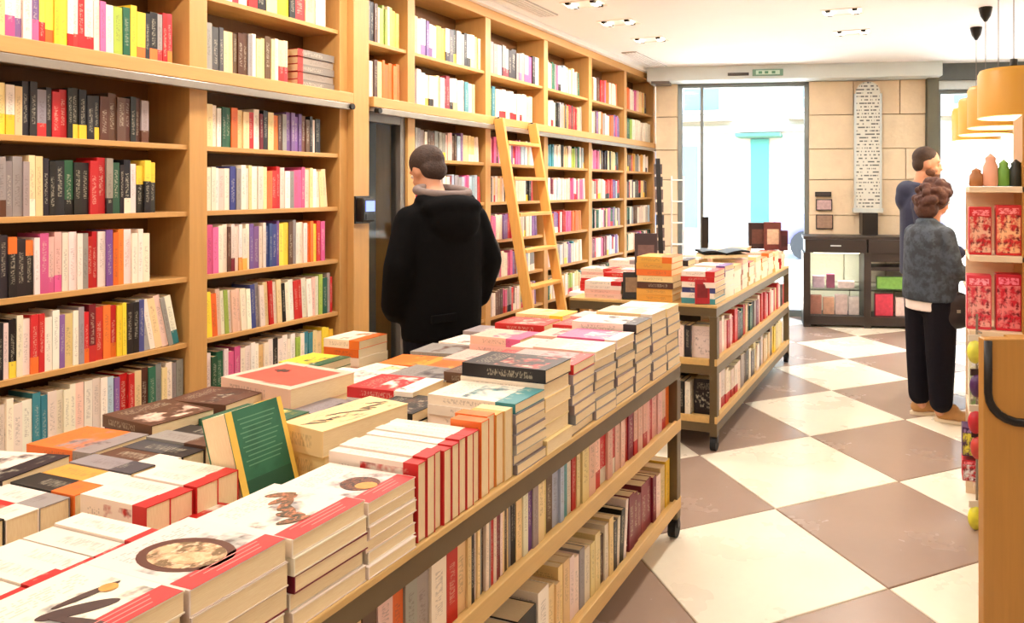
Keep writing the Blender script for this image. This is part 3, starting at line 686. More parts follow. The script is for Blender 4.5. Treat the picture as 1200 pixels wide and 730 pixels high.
# --- inner rows: x centre, y centre, top, long(x), wide(y), n, colours, description, turn
IN = [(-1.47, 1.12, .90, .21, .15, 4, ['rw', 'w'], 'red cover with a white cross line', .1),
      (-1.45, .30, .93, .24, .3, 4, ['wp', 'w'], 'white paperback close to the near edge', 0),
      (-1.75, .62, .95, .24, .16, 4, ['wr', 'w'], 'white paperback with small red picture', .0),
      (-1.46, 1.55, 1.0, .16, .27, 3, ['cc', 'c'], 'cream book with black script lettering', -.15),
      (-2.03, .70, .93, .22, .15, 4, ['rk', 'c'], 'red and black paperback at the far left', .05),
      (-2.02, .88, .95, .23, .16, 4, ['kw', 'k'], 'black paperback at the left table edge', .0),
      (-2.03, 1.06, .96, .23, .16, 4, ['wk', 'w'], 'white splayed paperback at the left table edge', .2),
      (-2.03, 1.26, .955, .23, .15, 5, ['oe', 'e'], 'orange and grey paperback at the left table edge', .05),
      (-2.04, 1.45, .97, .23, .17, 5, ['np', 'u', 'n'], 'brown patterned paperback at the left table edge', -.1),
      (-1.80, 1.555, .955, .24, .16, 5, ['gy', 'k', 'd'], 'dark green paperback left of the script book', .0),
      (-2.05, 1.64, .965, .22, .16, 4, ['nk', 'n'], 'dark brown paperback at the left table edge', .1),
      (-1.97, 1.83, .99, .34, .24, 3, ['pr', 'c'], 'large hardback with a red framed cover', -.12),
      (-1.69, 1.76, .93, .24, .15, 4, ['ek', 'n'], 'grey mottled paperback behind the script book', 0),
      (-1.62, 1.93, .97, .25, .17, 5, ['rw', 'w', 'k'], 'red and white striped paperback mid table', .05),
      (-1.47, 1.80, .955, .17, .17, 5, ['kn', 'k'], 'dark plum book beside the script book', .0),
      (-1.64, 2.12, .955, .25, .17, 5, ['ed', 'd', 'w'], 'grey lettered paperback mid table', -.03),
      (-1.94, 2.08, .93, .24, .17, 4, ['wp', 'c'], 'white and pink paperback near the standing man', .02),
      (-1.66, 2.31, .93, .25, .17, 5, ['oa', 'o', 'w'], 'orange landscape cover mid table', .04),
      (-1.96, 2.27, .90, .25, .17, 4, ['wc', 'c'], 'off white paperback near the standing man', -.05),
      (-1.97, 2.47, .895, .25, .17, 4, ['oa', 'c'], 'orange landscape paperback near the standing man', .08),
      (-1.68, 2.50, .93, .25, .17, 5, ['pe', 'c'], 'rosy grey paperback mid table', .0),
      (-1.46, 2.14, .985, .14, .17, 5, ['ne', 'c'], 'brown narrow paperback beside the black hardback', 0),
      (-1.43, 2.36, .98, .19, .17, 5, ['rp', 'c'], 'red narrow paperback mid table', .05),
      (-1.43, 2.56, .985, .2, .17, 5, ['pe', 'c'], 'pale pink narrow paperback mid table', 0),
      (-1.69, 2.70, .98, .25, .17, 5, ['pm', 'p'], 'pink blurred paperback in the far rows', -.04),
      (-1.98, 2.68, .90, .25, .18, 5, ['en', 'e'], 'grey magazine in the far rows', .1),
      (-1.45, 2.76, .99, .19, .17, 5, ['pr', 'c'], 'rose and red paperback in the far rows', 0),
      (-1.70, 2.90, 1.0, .25, .17, 5, ['rp', 'r', 'c'], 'red topped paperback in the far rows', .03),
      (-1.99, 2.89, .895, .25, .18, 4, ['wn', 'c'], 'white and brown paperback at far left corner', -.05),
      (-1.46, 2.95, 1.0, .2, .17, 5, ['rc', 'c'], 'brick red paperback in the far rows', 0),
      (-1.71, 3.09, 1.01, .25, .16, 5, ['cy', 'a'], 'cream and yellow paperback at the far end', .0),
      (-2.0, 3.08, .91, .25, .16, 4, ['ew', 'c'], 'grey paperback at the far left corner', .05),
      (-1.46, 3.11, 1.01, .2, .15, 5, ['pc', 'a'], 'peach paperback at the far end', 0)]
for (cx, cy, zt, L, w, n, cols, desc, rz) in IN:
    o = stack(cx, cy, zt, L, w, n, cols, desc, rz=rz, low=cy > 1.6, b=0 if ('script' in desc or 'framed' in desc or random.random() < .55) else None)
    if 'lettering' in desc:
        for q in range(9):
            a = -.10+q*.025; sx, sy = math.cos(rz), math.sin(rz)
            decal(o, 'script_stroke', 'blob', M_darkp, cx-sy*a+random.uniform(-.02, .02), cy+sx*a, random.uniform(.016, .03), .004, .9+random.uniform(-.4, .4), zt+.0003)
    if 'framed' in desc: decal(o, 'red_panel', 'rect', mat('salmon_print', (218, 84, 66), .45, var=.2, scale=14), cx, cy, L*.40, w*.38, rz, zt+.0003); decal(o, 'panel_print', 'blob', M_darkp, cx-.06, cy+.03, .03, .016, rz, zt+.0008)
# green book standing open-ended against the script book
gp = Vector((-1.60, 1.33, .80))
B = Book(.08, .155, .25, (36, 104, 76), (22, 78, 54), .38, 0)
Mx = Matrix.Translation((-1.50, 1.40, .826)) @ Matrix.Rotation(-.30, 4, 'Y') @ Matrix.Rotation(PI/2, 4, 'Z')
go = book_obj(B, Mx, 'thick green backed book with yellow edges propped upright among the stacks', None, name='stacked_book', cat='stacked book')
bx('printed_panel', -.138, -.012, -.0409, -.0403, 0, .25, mat2('green_panel', (30, 96, 68), (40, 110, 80), None, 12, .45), go)
for q in range(11): bx('text_line', -.128+.004*(q % 3), -.024-.006*(q % 4), -.0412, -.0409, .225-q*.011, .2275-q*.011, mat('green_text', (96, 150, 116), .5), go)
bx('lower_panel', -.138, -.012, -.0412, -.0409, .005, .085, mat('green_panel_dark', (20, 78, 56), .45), go)
M_ye = mat('yellow_edge', (236, 196, 84), .5)
bx('yellow_edge_strip', -.155, -.138, -.0408, -.0402, 0, .25, M_ye, go); bx('yellow_spine_strip', -.012, .0006, -.0408, .0408, 0, .25, M_ye, go)

st = empty('side_stool', (-2.72, 2.80, 0), 0, label='low wooden stool with small book piles between bookcase and near table', cat='stool')
bx('seat', -.2, .2, -.26, .26, .62, .65, WT, st, bevel=.004)
for sx in (-.18, .145):
    for sy in (-.24, .205): bx('leg', sx, sx+.035, sy, sy+.035, 0, .62, WZ, st)
stack(-2.70, 2.66, .80, .24, .2, 4, ['yg', 'l', 'c'], 'yellow and green book on the low stool', z0=.65, low=True, group='books on the low stool')
stack(-2.70, 2.92, .86, .22, .2, 5, ['wo', 'o', 'w', 'p'], 'white and orange book on the low stool', z0=.65, low=True, group='books on the low stool')
# --- second table: piles and stands
G5 = 'books stacked on the second table'
z2 = T2['zt']
S2 = [(-1.33, 4.42, 1.09, .22, .24, 6, ['wr', 'r', 'w', 'b', 'w', 't'], 'white and red hardback at near corner of the second table'),
      (-1.33, 4.66, 1.10, .22, .2, 6, ['wv', 'v', 'w', 's'], 'white and violet paperback on the second table'),
      (-1.33, 4.88, 1.08, .22, .18, 5, ['wc', 'e', 'w'], 'pale paperback in middle of the second table'),
      (-1.33, 5.09, 1.10, .22, .18, 6, ['cp', 'w', 'p'], 'cream paperback in middle of the second table'),
      (-1.33, 5.30, 1.06, .22, .18, 5, ['pr', 'p', 'c'], 'pink paperback in middle of the second table'),
      (-1.33, 5.52, 1.08, .22, .18, 5, ['wc', 'w'], 'plain white paperback on the second table'),
      (-1.33, 5.75, 1.05, .22, .2, 5, ['co', 'c'], 'cream and orange paperback on the second table'),
      (-1.33, 6.0, 1.07, .22, .2, 5, ['po', 'w'], 'peach and orange paperback on the second table'),
      (-1.33, 6.25, 1.05, .22, .2, 5, ['oc', 'o', 'c'], 'orange cover towards the window end'),
      (-1.33, 6.52, 1.04, .22, .2, 5, ['rw', 'w', 'r'], 'red cover at the window end'),
      (-1.98, 4.42, 1.0, .26, .22, 4, ['wr', 'w', 'p'], 'white and red magazine at left corner of the second table'),
      (-1.98, 4.72, 1.02, .26, .22, 4, ['rw', 'w', 'r'], 'red and white magazine on the left side of the second table'),
      (-1.98, 5.02, 1.0, .26, .22, 4, ['we', 'w'], 'pale grey magazine on the left side of the second table'),
      (-1.62, 4.42, 1.17, .24, .24, 7, ['ao', 'a', 'o', 'c', 'n', 'a'], 'tan paperback on the tall tan pile'),
      (-1.62, 4.72, 1.12, .24, .2, 6, ['wk', 'w', 'c'], 'white paperback behind the tan pile'),
      (-1.62, 5.0, 1.10, .24, .2, 5, ['ew', 'w'], 'grey paperback behind the tan pile'),
      (-1.62, 5.3, 1.10, .24, .2, 5, ['wp', 'w'], 'white paperback inner row of second table'),
      (-1.62, 5.6, 1.09, .24, .2, 5, ['cw', 'w'], 'cream paperback inner row of second table'),
      (-1.62, 5.95, 1.10, .24, .2, 5, ['wc', 'c'], 'ivory paperback inner row of second table'),
      (-1.62, 6.4, 1.08, .24, .2, 5, ['cw', 'w'], 'cream hardback inner row near the window')]
for (cx, cy, zt, L, w, n, cols, desc) in S2: stack(cx, cy, zt, L, w, n, cols, desc, z0=z2, group=G5, rz=random.uniform(-.05, .05), low=cy > 4.5)
def upright_display(name, label, cat, px, py, Z, w, h, t, rgb, rgb2, yaw, tilt=.12, group=None, kind='box'):
    p = at(px, py, Z); e = empty(name, p, yaw, label=label, cat=cat, group=group)
    b = MB().box(-w/2, w/2, -t/2, t/2, 0, h, Matrix.Rotation(-tilt, 4, 'X')); b.build('cover', mat('cover_'+name+str(px), rgb, .5, var=.25, scale=20), e, bevel=.002)
    MB().box(-w*.36, w*.36, -t/2-.002, -t/2, h*.25, h*.8, Matrix.Rotation(-tilt, 4, 'X')).build('cover_print', mat('print_'+name+str(px), rgb2, .5, var=.4, scale=40), e)
    MB().bar((0, t/2+.002, h*.6), (0, t/2+.07+h*.1, .004), .02, .004).build('prop', M_dark, e)
    return e
yw = TH
upright_display('display_stand', 'tall dark book display standing behind the tan pile, second table', 'stand', 757, 342, .892, .155, .40, .05, (60, 40, 42), (110, 80, 74), yw)
for i, (px, c, c2, wd) in enumerate(((714, (30, 26, 28), (60, 48, 44), 'left of'), (739, (34, 28, 28), (120, 96, 70), 'in front of'))):
    pass
upright_display('boxed_book', 'black boxed book standing left of the tall dark display', 'book', 741, 350, .892, .12, .17, .06, (30, 26, 28), (140, 110, 80), yw)
upright_display('boxed_book', 'black boxed book standing right of the tall dark display', 'book', 768, 350, .892, .07, .15, .05, (40, 30, 30), (90, 70, 60), yw)
upright_display('red_book', 'dark red book standing against the front pile of the second table', 'book', 823, 356, .892, .09, .15, .04, (170, 24, 34), (120, 10, 20), yw)
p0 = atz(846, 5.2, 0)
op = empty('open_book', (p0.x, p0.y, 1.115), TH+.2, label='black open book lying spread on piles of the second table', cat='book')
b = MB()
for s in (-1, 1):
    n = 6; vs = []
    for i in range(n+1):
        x = s*.17*i/n; z = .02+.035*math.sin(PI*i/n*.6)-.02*i/n
        vs += [(x, -.12, z), (x, .12, z), (x, -.12, z+.014), (x, .12, z+.014)]
    b.add(vs, [f for i in range(n) for f in ((4*i, 4*i+4, 4*i+6, 4*i+2), (4*i+1, 4*i+3, 4*i+7, 4*i+5), (4*i+2, 4*i+6, 4*i+7, 4*i+3), (4*i, 4*i+1, 4*i+5, 4*i+4))])
b.build('cover', M_black, op)
bx('pages', -.16, .16, -.11, .11, .0, .022, M_pages, op)
for i, (px, w, h, c, c2, lb) in enumerate(((888, .17, .24, (52, 34, 34), (96, 60, 50), 'dark brown boxed set standing at the window end of the second table'), (905, .15, .25, (110, 56, 48), (222, 190, 160), 'boxed book with a pale face print at the window end'), (918, .07, .18, (80, 30, 34), (60, 20, 24), 'slim maroon book at the window end of the second table'))):
    p = atz(px, 6.75-.1*i, 1.05)
    e = empty('boxed_book', (p.x, p.y, 1.045), TH, label=lb, cat='book')
    bx('cover', -w/2, w/2, -.04, .04, 0, h, mat('boxed_%d' % i, c, .5, var=.3, scale=30), e, bevel=.003)
    bx('cover_print', -w*.35, w*.35, -.042, -.04, h*.2, h*.75, mat('boxed_print_%d' % i, c2, .5, var=.4, scale=40), e)
p = atz(825, 6.42, 0); sg = empty('sign_holder', (p.x, p.y, z2), TH, label='dark slim upright sign holder standing among books before the window', cat='sign')
bx('panel', -.02, .04, -.006, .006, .02, .46, M_dark, sg, bevel=.002); bx('base', -.07, .07, -.05, .05, 0, .02, M_dark, sg)

# ------------------------------------------------------------------ things by the end of the bookcase
p = atz(775, 8.0, 0)
dk = empty('display_column', (p.x, p.y, 0), TH, label='tall narrow dark grey display column leaning beside the bookcase end', cat='display')
MB().bar((.03, 0, .0), (-.04, .08, 1.93), .11, .05).build('column_body', M_dark, dk, bevel=.004)
for i in range(10):
    z = .5+i*.14; f = (z+.05)/1.93; cx_, cy_ = .03-.07*f, .08*f; bx('column_card', cx_-.045, cx_+.045, cy_-.034, cy_-.027, z, z+.11, mat('column_card_%d' % (i % 3), [(96, 80, 74), (120, 96, 88), (70, 62, 64)][i % 3], .6, var=.4, scale=40), dk)
p = atz(794, 8.6, 0)
wr = empty('wire_rack', (p.x, p.y, 0), TH, label='white wire literature rack standing against the wall before the window', cat='rack')
for x in (-.07, .07): MB().tube([(x, 0, 0), (x, 0, 1.75)], .01, 8).build('rack_post', M_white, wr)
for i in range(7): z = .2+i*.25; MB().tube([(-.07, 0, z), (-.07, -.12, z), (.07, -.12, z), (.07, 0, z), (-.07, 0, z)], .008, 6).build('rack_tray', M_white, wr)
# low wall counter piles under the far bookcase (on the table's far side): white magazines
for i, (px, py, zt, hx, w, n, cc, desc) in enumerate(((690, 350, .78, .3, .22, 5, ['wr', 'p', 'w'], 'white magazine on low stool pile by the bookcase'), (655, 352, .78, .3, .22, 5, ['rw', 'w', 'r'], 'red topped magazine on low stool pile by the bookcase'))): pass
ms = empty('magazine_shelf', (-2.72, 6.35, 0), 0, label='low white magazine bench in front of the far bookcase', cat='bench')
bx('bench_top', -.22, .22, -.65, .65, .66, .70, M_white, ms, bevel=.004)
for sx in (-.19, .16):
    for sy in (-.62, .58): bx('leg', sx, sx+.035, sy, sy+.035, 0, .66, M_white, ms)
for i, (dx, dy, n, cc, desc, zt) in enumerate(((0, -.45, 7, ['wr', 'p', 'w', 'r'], 'white magazine with red on the low bench, left pile', .90), (0, -.15, 6, ['rw', 'w', 'r', 'w'], 'red and white magazine on the low bench', .86), (0, .15, 6, ['we', 'w', 's'], 'white magazine in middle of low bench', .92), (0, .45, 7, ['wv', 'w', 'm'], 'white magazine with violet at far end of low bench', .9))):
    stack(-2.72+dx, 6.35+dy, zt, .3, .22, n, cc, desc, z0=.70, group='magazines on the low bench', low=True)
LOW.build('stacked_books', label='many more books lying in the lower layers of the table stacks', cat='books', kind='stuff')

# ------------------------------------------------------------------ dark cabinet before the stone wall
M_cab = mat('dark_cabinet_wood', (48, 38, 34), .4, var=.2)
cl, cr = fx(938), fx(1062)+.35; cb = empty('cabinet', (0, 0, 0), label='low dark display cabinet with glazed compartments before the stone wall', cat='cabinet'); cb.matrix_world = FM
y0, y1 = -.62, -.2; H = 1.05
mid = cl+(cr-.35-cl)*.57
MB().box(cl, cr, y0, y1, H-.035, H).build('cabinet_top', M_cab, cb, bevel=.004)
for a, b_ in ((cl+.01, mid), (mid, cr-.01)):
    d = MB().box(a+.01, b_-.01, y0, y1, H-.19, H-.037).build('drawer', M_cab, cb, bevel=.004)
    MB().box((a+b_)/2-.06, (a+b_)/2+.06, y0-.02, y0, H-.115, H-.10).build('handle', M_alu, d, bevel=.002)
for a in (cl, mid-.04, cr-.08): MB().box(a, a+.08, y0, y1, .0, H-.19).build('side_post', M_cab, cb, bevel=.003)
MB().box(cl, cr, y0, y1, .03, .13).build('base_board', M_cab, cb); MB().box(cl, cr, y0+.03, y1, .42, .44).build('glass_shelf', M_glass, cb)
MB().box(cl, cr, y1-.02, y1, .13, H-.19).build('back_panel', M_glass, cb)
MB().box(cl+.08, mid-.04, y0+.01, y0+.016, .13, H-.19).build('door_pane', M_glass, cb)
MB().box(mid+.04, cr-.08, y0+.02, y1, .66, .70).build('inner_shelf', M_cab, cb); MB().box(mid+.04, cr-.08, y0+.02, y1-.02, .76, .86).build('inner_drawer', M_cab, cb)
MB().box(cl+.12, mid-.08, y0+.06, y0+.09, H-.20, H-.19).build('cabinet_fill_strip', mat('cabinet_fill_glow', (255, 236, 206), .4, emit=(255, 232, 200), es=8), cb)  # glowing strip added to brighten the cabinet interior
for q in (cl+.3, mid-.3, mid+.3): p = FM @ Vector((q, y0+.12, H-.215)); area('cabinet_fill_lamp', p, (.35, 0, FA), .3, .04, 5, WARM)  # fill lamps added inside both compartments to lift the dark interior
CB = [(.12, .33, .13, .35, (190, 120, 100)), (.36, .55, .13, .33, (222, 160, 130)), (.57, .78, .13, .36, (240, 190, 180)), (.80, .98, .13, .34, (240, 200, 190)),
      (.18, .38, .44, .58, (196, 160, 168)), (.42, .56, .44, .6, (140, 70, 90)), (.62, .9, .44, .52, (226, 190, 180))]
for i, (a, b_, za, zb, c) in enumerate(CB):
    s = (mid-cl)/1.1
    o = MB().box(cl+a*s, cl+b_*s, y0+.12, y0+.2, za+.002, zb).build('picture_book', mat('cabinet_book_%d' % i, c, .6, var=.35, scale=25), None, bevel=.003, label='%s picture book displayed inside the left of the dark cabinet, %s' % (['rust', 'tan', 'rose', 'blush', 'lilac', 'plum', 'flat peach'][i], ['bottom left', 'bottom second', 'bottom third', 'bottom right', 'middle left', 'middle centre', 'middle right'][i]), cat='book', group='picture books inside the dark cabinet'); o.matrix_world = FM
CR = [(.10, .30, .13, .38, (206, 60, 80)), (.33, .5, .13, .34, (236, 200, 190)), (.53, .8, .13, .36, (190, 120, 160)), (.12, .5, .44, .58, (120, 170, 80)), (.56, .8, .44, .6, (230, 150, 170))]
for i, (a, b_, za, zb, c) in enumerate(CR):
    o = MB().box(mid+a, mid+b_, y0+.1, y0+.18, za+.002, zb).build('picture_book', mat('cabinet_item_%d' % i, c, .6, var=.35, scale=25), None, bevel=.003, label='%s picture book displayed inside the right of the dark cabinet, %s' % (['crimson', 'pale', 'mauve', 'leaf green', 'pink'][i], ['bottom left', 'bottom centre', 'bottom right', 'middle left', 'middle right'][i]), cat='book', group='picture books inside the dark cabinet'); o.matrix_world = FM
# round-topped measuring board on a dark foot
tb = empty('tall_chart_board', (0, 0, 0), label='tall white round-topped chart board standing above the dark cabinet', cat='sign'); tb.matrix_world = FM
xa, xb_ = fx(1001), fx(1030); xm = (xa+xb_)/2; r = (xb_-xa)/2
k = NT('chart_print'); sp = k.n('ShaderNodeSeparateXYZ'); k.put(sp.inputs[0], k.coord('Object'))
rw_ = k.ma('FLOOR', k.ma('MULTIPLY', sp.outputs[2], 24.0))
def vec_of(k, a, b, c):
    x = k.n('ShaderNodeCombineXYZ'); k.put(x.inputs[0], a); k.put(x.inputs[1], b); k.put(x.inputs[2], c); return x.outputs[0]
nn = k.noise(vec_of(k, k.ma('MULTIPLY', sp.outputs[0], 36.0), k.ma('MULTIPLY', rw_, 5.1), 3.0), 1.0, 1)
ms_ = k.ma('MULTIPLY', k.ma('GREATER_THAN', nn, .5), k.ma('LESS_THAN', k.ma('FRACT', k.ma('MULTIPLY', sp.outputs[2], 24.0)), .4))
k.put(k.b.inputs['Base Color'], k.mix(ms_, lin((216, 216, 206)), lin((96, 100, 98)))); k.b.inputs['Roughness'].default_value = .5
b = MB(); pts = [(xa, 1.36), (xb_, 1.36)]+[(xm+r*math.cos(t), 2.75+r*math.sin(t)) for t in [PI*i/14 for i in range(15)]]; n = len(pts)
b.add([(x, -.12, z) for x, z in pts]+[(x, -.09, z) for x, z in pts], [tuple(range(n)), tuple(range(n, 2*n))[::-1]]+[(i, n+i, n+(i+1) % n, (i+1) % n) for i in range(n)]); b.build('board', k.m, tb)
b = MB(); b.box(xa-.015, xa+.01, -.13, -.08, 1.33, 2.75); b.box(xb_-.01, xb_+.015, -.13, -.08, 1.33, 2.75); b.build('board_frame', M_alu, tb)
MB().box(xa-.03, xb_+.03, -.14, -.07, 1.31, 1.36).build('board_ledge', M_alu, tb)
MB().box(xm-.09, xm+.09, -.3, -.02, H+.001, 1.31).build('board_foot', M_dark, tb)
# notices on the stone wall
for i, (a, b_, za, zb, c, lb) in enumerate(((955, 974, 1.50, 1.56, (60, 50, 48), 'dark name strip on the stone wall above the cabinet'), (956, 975, 1.33, 1.47, (190, 160, 160), 'small framed portrait photo above the cabinet'), (956, 976, 1.10, 1.28, (160, 130, 110), 'brown picture card standing on the cabinet'))):
    o = empty('notice', (0, 0, 0), label=lb, cat='notice'); o.matrix_world = FM
    MB().box(fx(a), fx(b_), -.03, -.014, za, zb).build('backing', M_dark, o); MB().box(fx(a)+.012, fx(b_)-.012, -.034, -.03, za+.012, zb-.012).build('picture', mat('notice_pic_%d' % i, c, .5, var=.4, scale=30), o)
# sign and slot on the white beam
es = empty('exit_sign', (0, 0, 0), label='small pale green framed exit sign on the white beam over the window', cat='sign'); es.matrix_world = FM
MB().box(fx(882), fx(917), -.30, -.281, 2.965, 3.045).build('sign_frame', mat('sign_frame_green', (120, 160, 140), .5), es, bevel=.003)
MB().box(fx(886), fx(913), -.306, -.30, 2.98, 3.03).build('sign_face', mat('sign_face_pale', (206, 232, 216), .4), es)
for x in (889, 896, 904): MB().box(fx(x), fx(x+4), -.308, -.306, 2.99, 3.02).build('sign_symbol', mat('sign_green', (90, 150, 120), .5), es)
sl = empty('beam_vent', (0, 0, 0), label='dark slot in the white beam left of the sign', cat='vent'); sl.matrix_world = FM
MB().box(fx(854), fx(878), -.29, -.281, 2.975, 3.01).build('slot', M_dark, sl)
for q in range(2): MB().box(fx(854), fx(878), -.295, -.289, 2.982+q*.014, 2.987+q*.014).build('slat', M_grey, sl)

# ------------------------------------------------------------------ ceiling fixtures
M_lamp = mat('lamp_glow', (255, 240, 214), .4, emit=(255, 232, 196), es=14)
for i, (x, y) in enumerate(DOWN):
    if y < 4: continue
    e = empty('ceiling_spotlight', (x, y, CE), label='recessed twin spotlight, %s from the window in the ceiling row %s' % (ORD[len([1 for q in DOWN if q[0] == x and q[1] > y])], 'along the bookcase' if x < -2 else 'over the aisle'), cat='ceiling light', group='recessed twin spotlights')
    b = MB(); b.box(-.17, .17, -.11, -.10, -.005, 0); b.box(-.17, .17, .10, .11, -.005, 0); b.box(-.17, -.16, -.10, .10, -.005, 0); b.box(.16, .17, -.10, .10, -.005, 0); b.build('trim', M_white, e)
    for s in (-.11, .11):
        MB().lathe([(.0, -.004), (.034, -.004), (.038, -.014)], (s, 0, -.002), 14).build('bulb', M_lamp, e)
        for q in (-1, 1): MB().box(s-.02, s+.02, q*.065-.022, q*.065+.022, -.016, -.002).build('gimbal', M_dark, e)
for i, (px0, py0) in enumerate(((618, 12), (768, 72))):
    p = at(px0, py0, CE) if i == 0 else at(px0, 68, CE)
    e = empty('air_vent', (-3.08, (5.1, 7.9)[i], CE), label='long pale air grille in the ceiling above the bookcase, %s' % ('nearer one' if i == 0 else 'near the window'), cat='vent', group='ceiling air grilles')
    b = MB(); b.box(-.09, .09, -.5, .5, -.008, 0); b.build('backing', mat('vent_grey', (196, 190, 186), .6), e)
    for q in range(5): MB().box(-.08+q*.036, -.065+q*.036, -.49, .49, -.016, -.008).build('slat', M_white, e)
# pendant lamps
M_shade = None
k = NT('amber_shade'); k.put(k.b.inputs['Base Color'], (*lin((204, 148, 48)), 1)); k.b.inputs['Roughness'].default_value = .45; M_shade = k.m
M_inner = mat('shade_inner', (250, 220, 160), .6)
PD = [(1188, 4.6, 'nearest and largest'), (1170, 5.35, 'second from the camera'), (1155, 6.05, 'third from the camera'), (1144, 6.8, 'farthest')]
for px, zc, lb in PD:
    p = atz(px, zc, 0); e = empty('pendant_lamp', (p.x, p.y, 2.05), label='amber drum pendant lamp, %s in its row' % lb, cat='pendant lamp', group='amber pendant lamps')
    R = .212
    MB().lathe([(R, 0), (R, .27), (R-.012, .295), (.03, .315), (.03, .311), (R-.016, .29), (R-.006, .268), (R-.006, 0), (R, 0)], n=40).build('shade', M_shade, e, True)
    MB().lathe([(R-.007, .002), (R-.007, .266), (R-.018, .286), (.03, .306)], n=40).build('shade_lining', M_inner, e, True)
    MB().lathe([(R, 0), (R+.002, -.004), (R-.010, -.006), (R-.012, 0), (R, 0)], n=40).build('shade_rim', mat('cream_rim', (250, 214, 140), .5), e, True)
    MB().lathe([(0, .37), (.022, .365), (.024, .30), (0, .295)], n=14).build('socket', M_dark, e, True)
    MB().tube([(0, 0, .36), (0, 0, CE-2.05-.09)], .0035, 6).build('cord', mat('grey_cord', (130, 120, 116), .6), e)
    MB().lathe([(.055, 1.05), (.052, 1.03), (.04, .98), (.012, .935), (0, .932)], n=20).build('ceiling_cup', M_black, e, True)
    MB().ell((0, 0, .2), .045).build('bulb', mat('pendant_bulb', (255, 236, 200), .4, emit=(255, 220, 165), es=18), e, True)
    l = bpy.data.lights.new('pendant_light', 'POINT'); l.energy = 22; l.color = WARM; l.shadow_soft_size = .05
    lo = bpy.data.objects.new('pendant_light', l); COL.objects.link(lo); lo.location = (p.x, p.y, 2.14)

# ------------------------------------------------------------------ right-hand side: counter panel and displays
bp = atz(1153, 2.4, 0)
cp = empty('counter', (bp.x, bp.y, 0), TH, label='honey wood counter end panel with a dark curved edge strip, right foreground', cat='counter')
b = MB(); b.box(0, .9, 0, .045, 0, 1.105); b.build('end_panel', WP, cp, bevel=.004)
bx('counter_body', .30, .9, .046, .5, 0, 1.02, WP, cp)
pts = [(.012, -.004, 1.10), (.012, -.004, .93)]+[(.012+.12*(1-math.cos(t)), -.004, .93-.10*math.sin(t)) for t in [PI/2*i/6 for i in range(1, 7)]]+[(.5, -.004, .825), (.9, -.004, .82)]
MB().tube(pts, .014, 8).build('edge_strip', M_dark, cp, True)

# display unit behind it
gp_ = atz(1136, 3.5, 0)
gd = empty('merchandise_shelf', (gp_.x, gp_.y, 0), 0, label='wooden merchandise shelf unit with red boxed goods behind the counter panel', cat='shelf unit')
M_pw = wood('pale_unit_wood', (240, 212, 176), .5, axis=0)
bx('side_panel', .23, .25, -.0, .4, 0, 1.95, WP, gd); bx('side_panel', 1.0, 1.02, 0, .4, 0, 1.95, WP, gd)
for i, z in enumerate((.18, .52, .92, 1.28, 1.61)): bx('shelf', 0 if z > .5 else .02, 1.0, 0, .36, z-.03, z, M_pw, gd, bevel=.003)
bx('back_panel', .0, 1.0, .36, .375, 0, 1.60, M_pw, gd)
def unit_item(name, label, cat, x, z, w, h, t, c1, c2, shape='box', y=.04):
    e = empty(name, (0, 0, 0), label=label, cat=cat, group='goods on the merchandise shelf unit')
    M_ = Matrix.Translation((gp_.x, gp_.y, 0)) @ Matrix.Translation((x, y, z+.001)); e.matrix_world = M_
    key = '%s_%d_%d' % (name, int(x*1000), int(z*1000))
    if shape == 'box':
        bx('box_body', 0, w, 0, t, 0, h, mat('body_'+key, c1, .5, var=.2, scale=20), e, bevel=.003); bx('box_print', w*.04, w*.96, -.002, 0, h*.05, h*.80, mat2('print_'+key, c1, c2, tuple(v*.6 for v in c1), 24), e)
        bx('box_title', w*.1, w*.9, -.002, 0, h*.82, h*.94, mat2('title_'+key, c1, tuple(min(255, v+110) for v in c1), None, 70), e)
    else:
        MB().lathe([(w*.42, 0), (w*.5, h*.1), (w*.45, h*.6), (w*.3, h*.75), (w*.34, h*.85), (0, h)], (w/2, t/2, 0), 14).build('body', mat('body_'+key, c1, .5), e, True)
        MB().ell((w/2, t/2, h*.8), (w*.3, w*.3, h*.16)).build('head', mat('print_'+key, c2, .5), e, True)
RD = (206, 34, 40)
IT = [(.0, 1.28, .11, .23, 'red box with pale picture, upper left on the red shelf', (206, 34, 40), (236, 180, 150)), (.12, 1.28, .12, .24, 'red boxed book with peach picture, second on the red shelf', (214, 44, 44), (250, 190, 140)), (.255, 1.28, .13, .23, 'crimson box, third on the red shelf', (190, 20, 36), (250, 160, 120)),
      (-.01, .92, .12, .26, 'pink and red box, left on the shelf below', (222, 60, 76), (244, 170, 160)), (.12, .92, .12, .27, 'bright red bagged toy box, second on the shelf below', (214, 26, 50), (240, 130, 130)), (.255, .92, .13, .25, 'deep red box, third on the shelf below', (196, 24, 34), (240, 200, 160)),
      (.0, .52, .12, .26, 'white green card box on the third shelf', (230, 226, 196), (120, 150, 90)), (.125, .52, .12, .25, 'dark purple box on the third shelf', (66, 40, 90), (170, 150, 190)), (.255, .52, .12, .22, 'white printed box on the third shelf', (220, 210, 200), (90, 90, 110)),
      (-.03, .3, .08, .14, 'purple box with yellow lid near the bottom', (70, 36, 84), (240, 230, 80)), (-.03, .18, .08, .1, 'small red packet near the floor', (200, 40, 50), (240, 240, 240)), (.07, .18, .1, .24, 'dark red box on the bottom shelf', (120, 30, 40), (230, 200, 190))]
for (x, z, w, h, lb, c1, c2) in IT: unit_item('boxed_toy', lb, 'box', x, z, w-.01, h, .1, c1, c2)
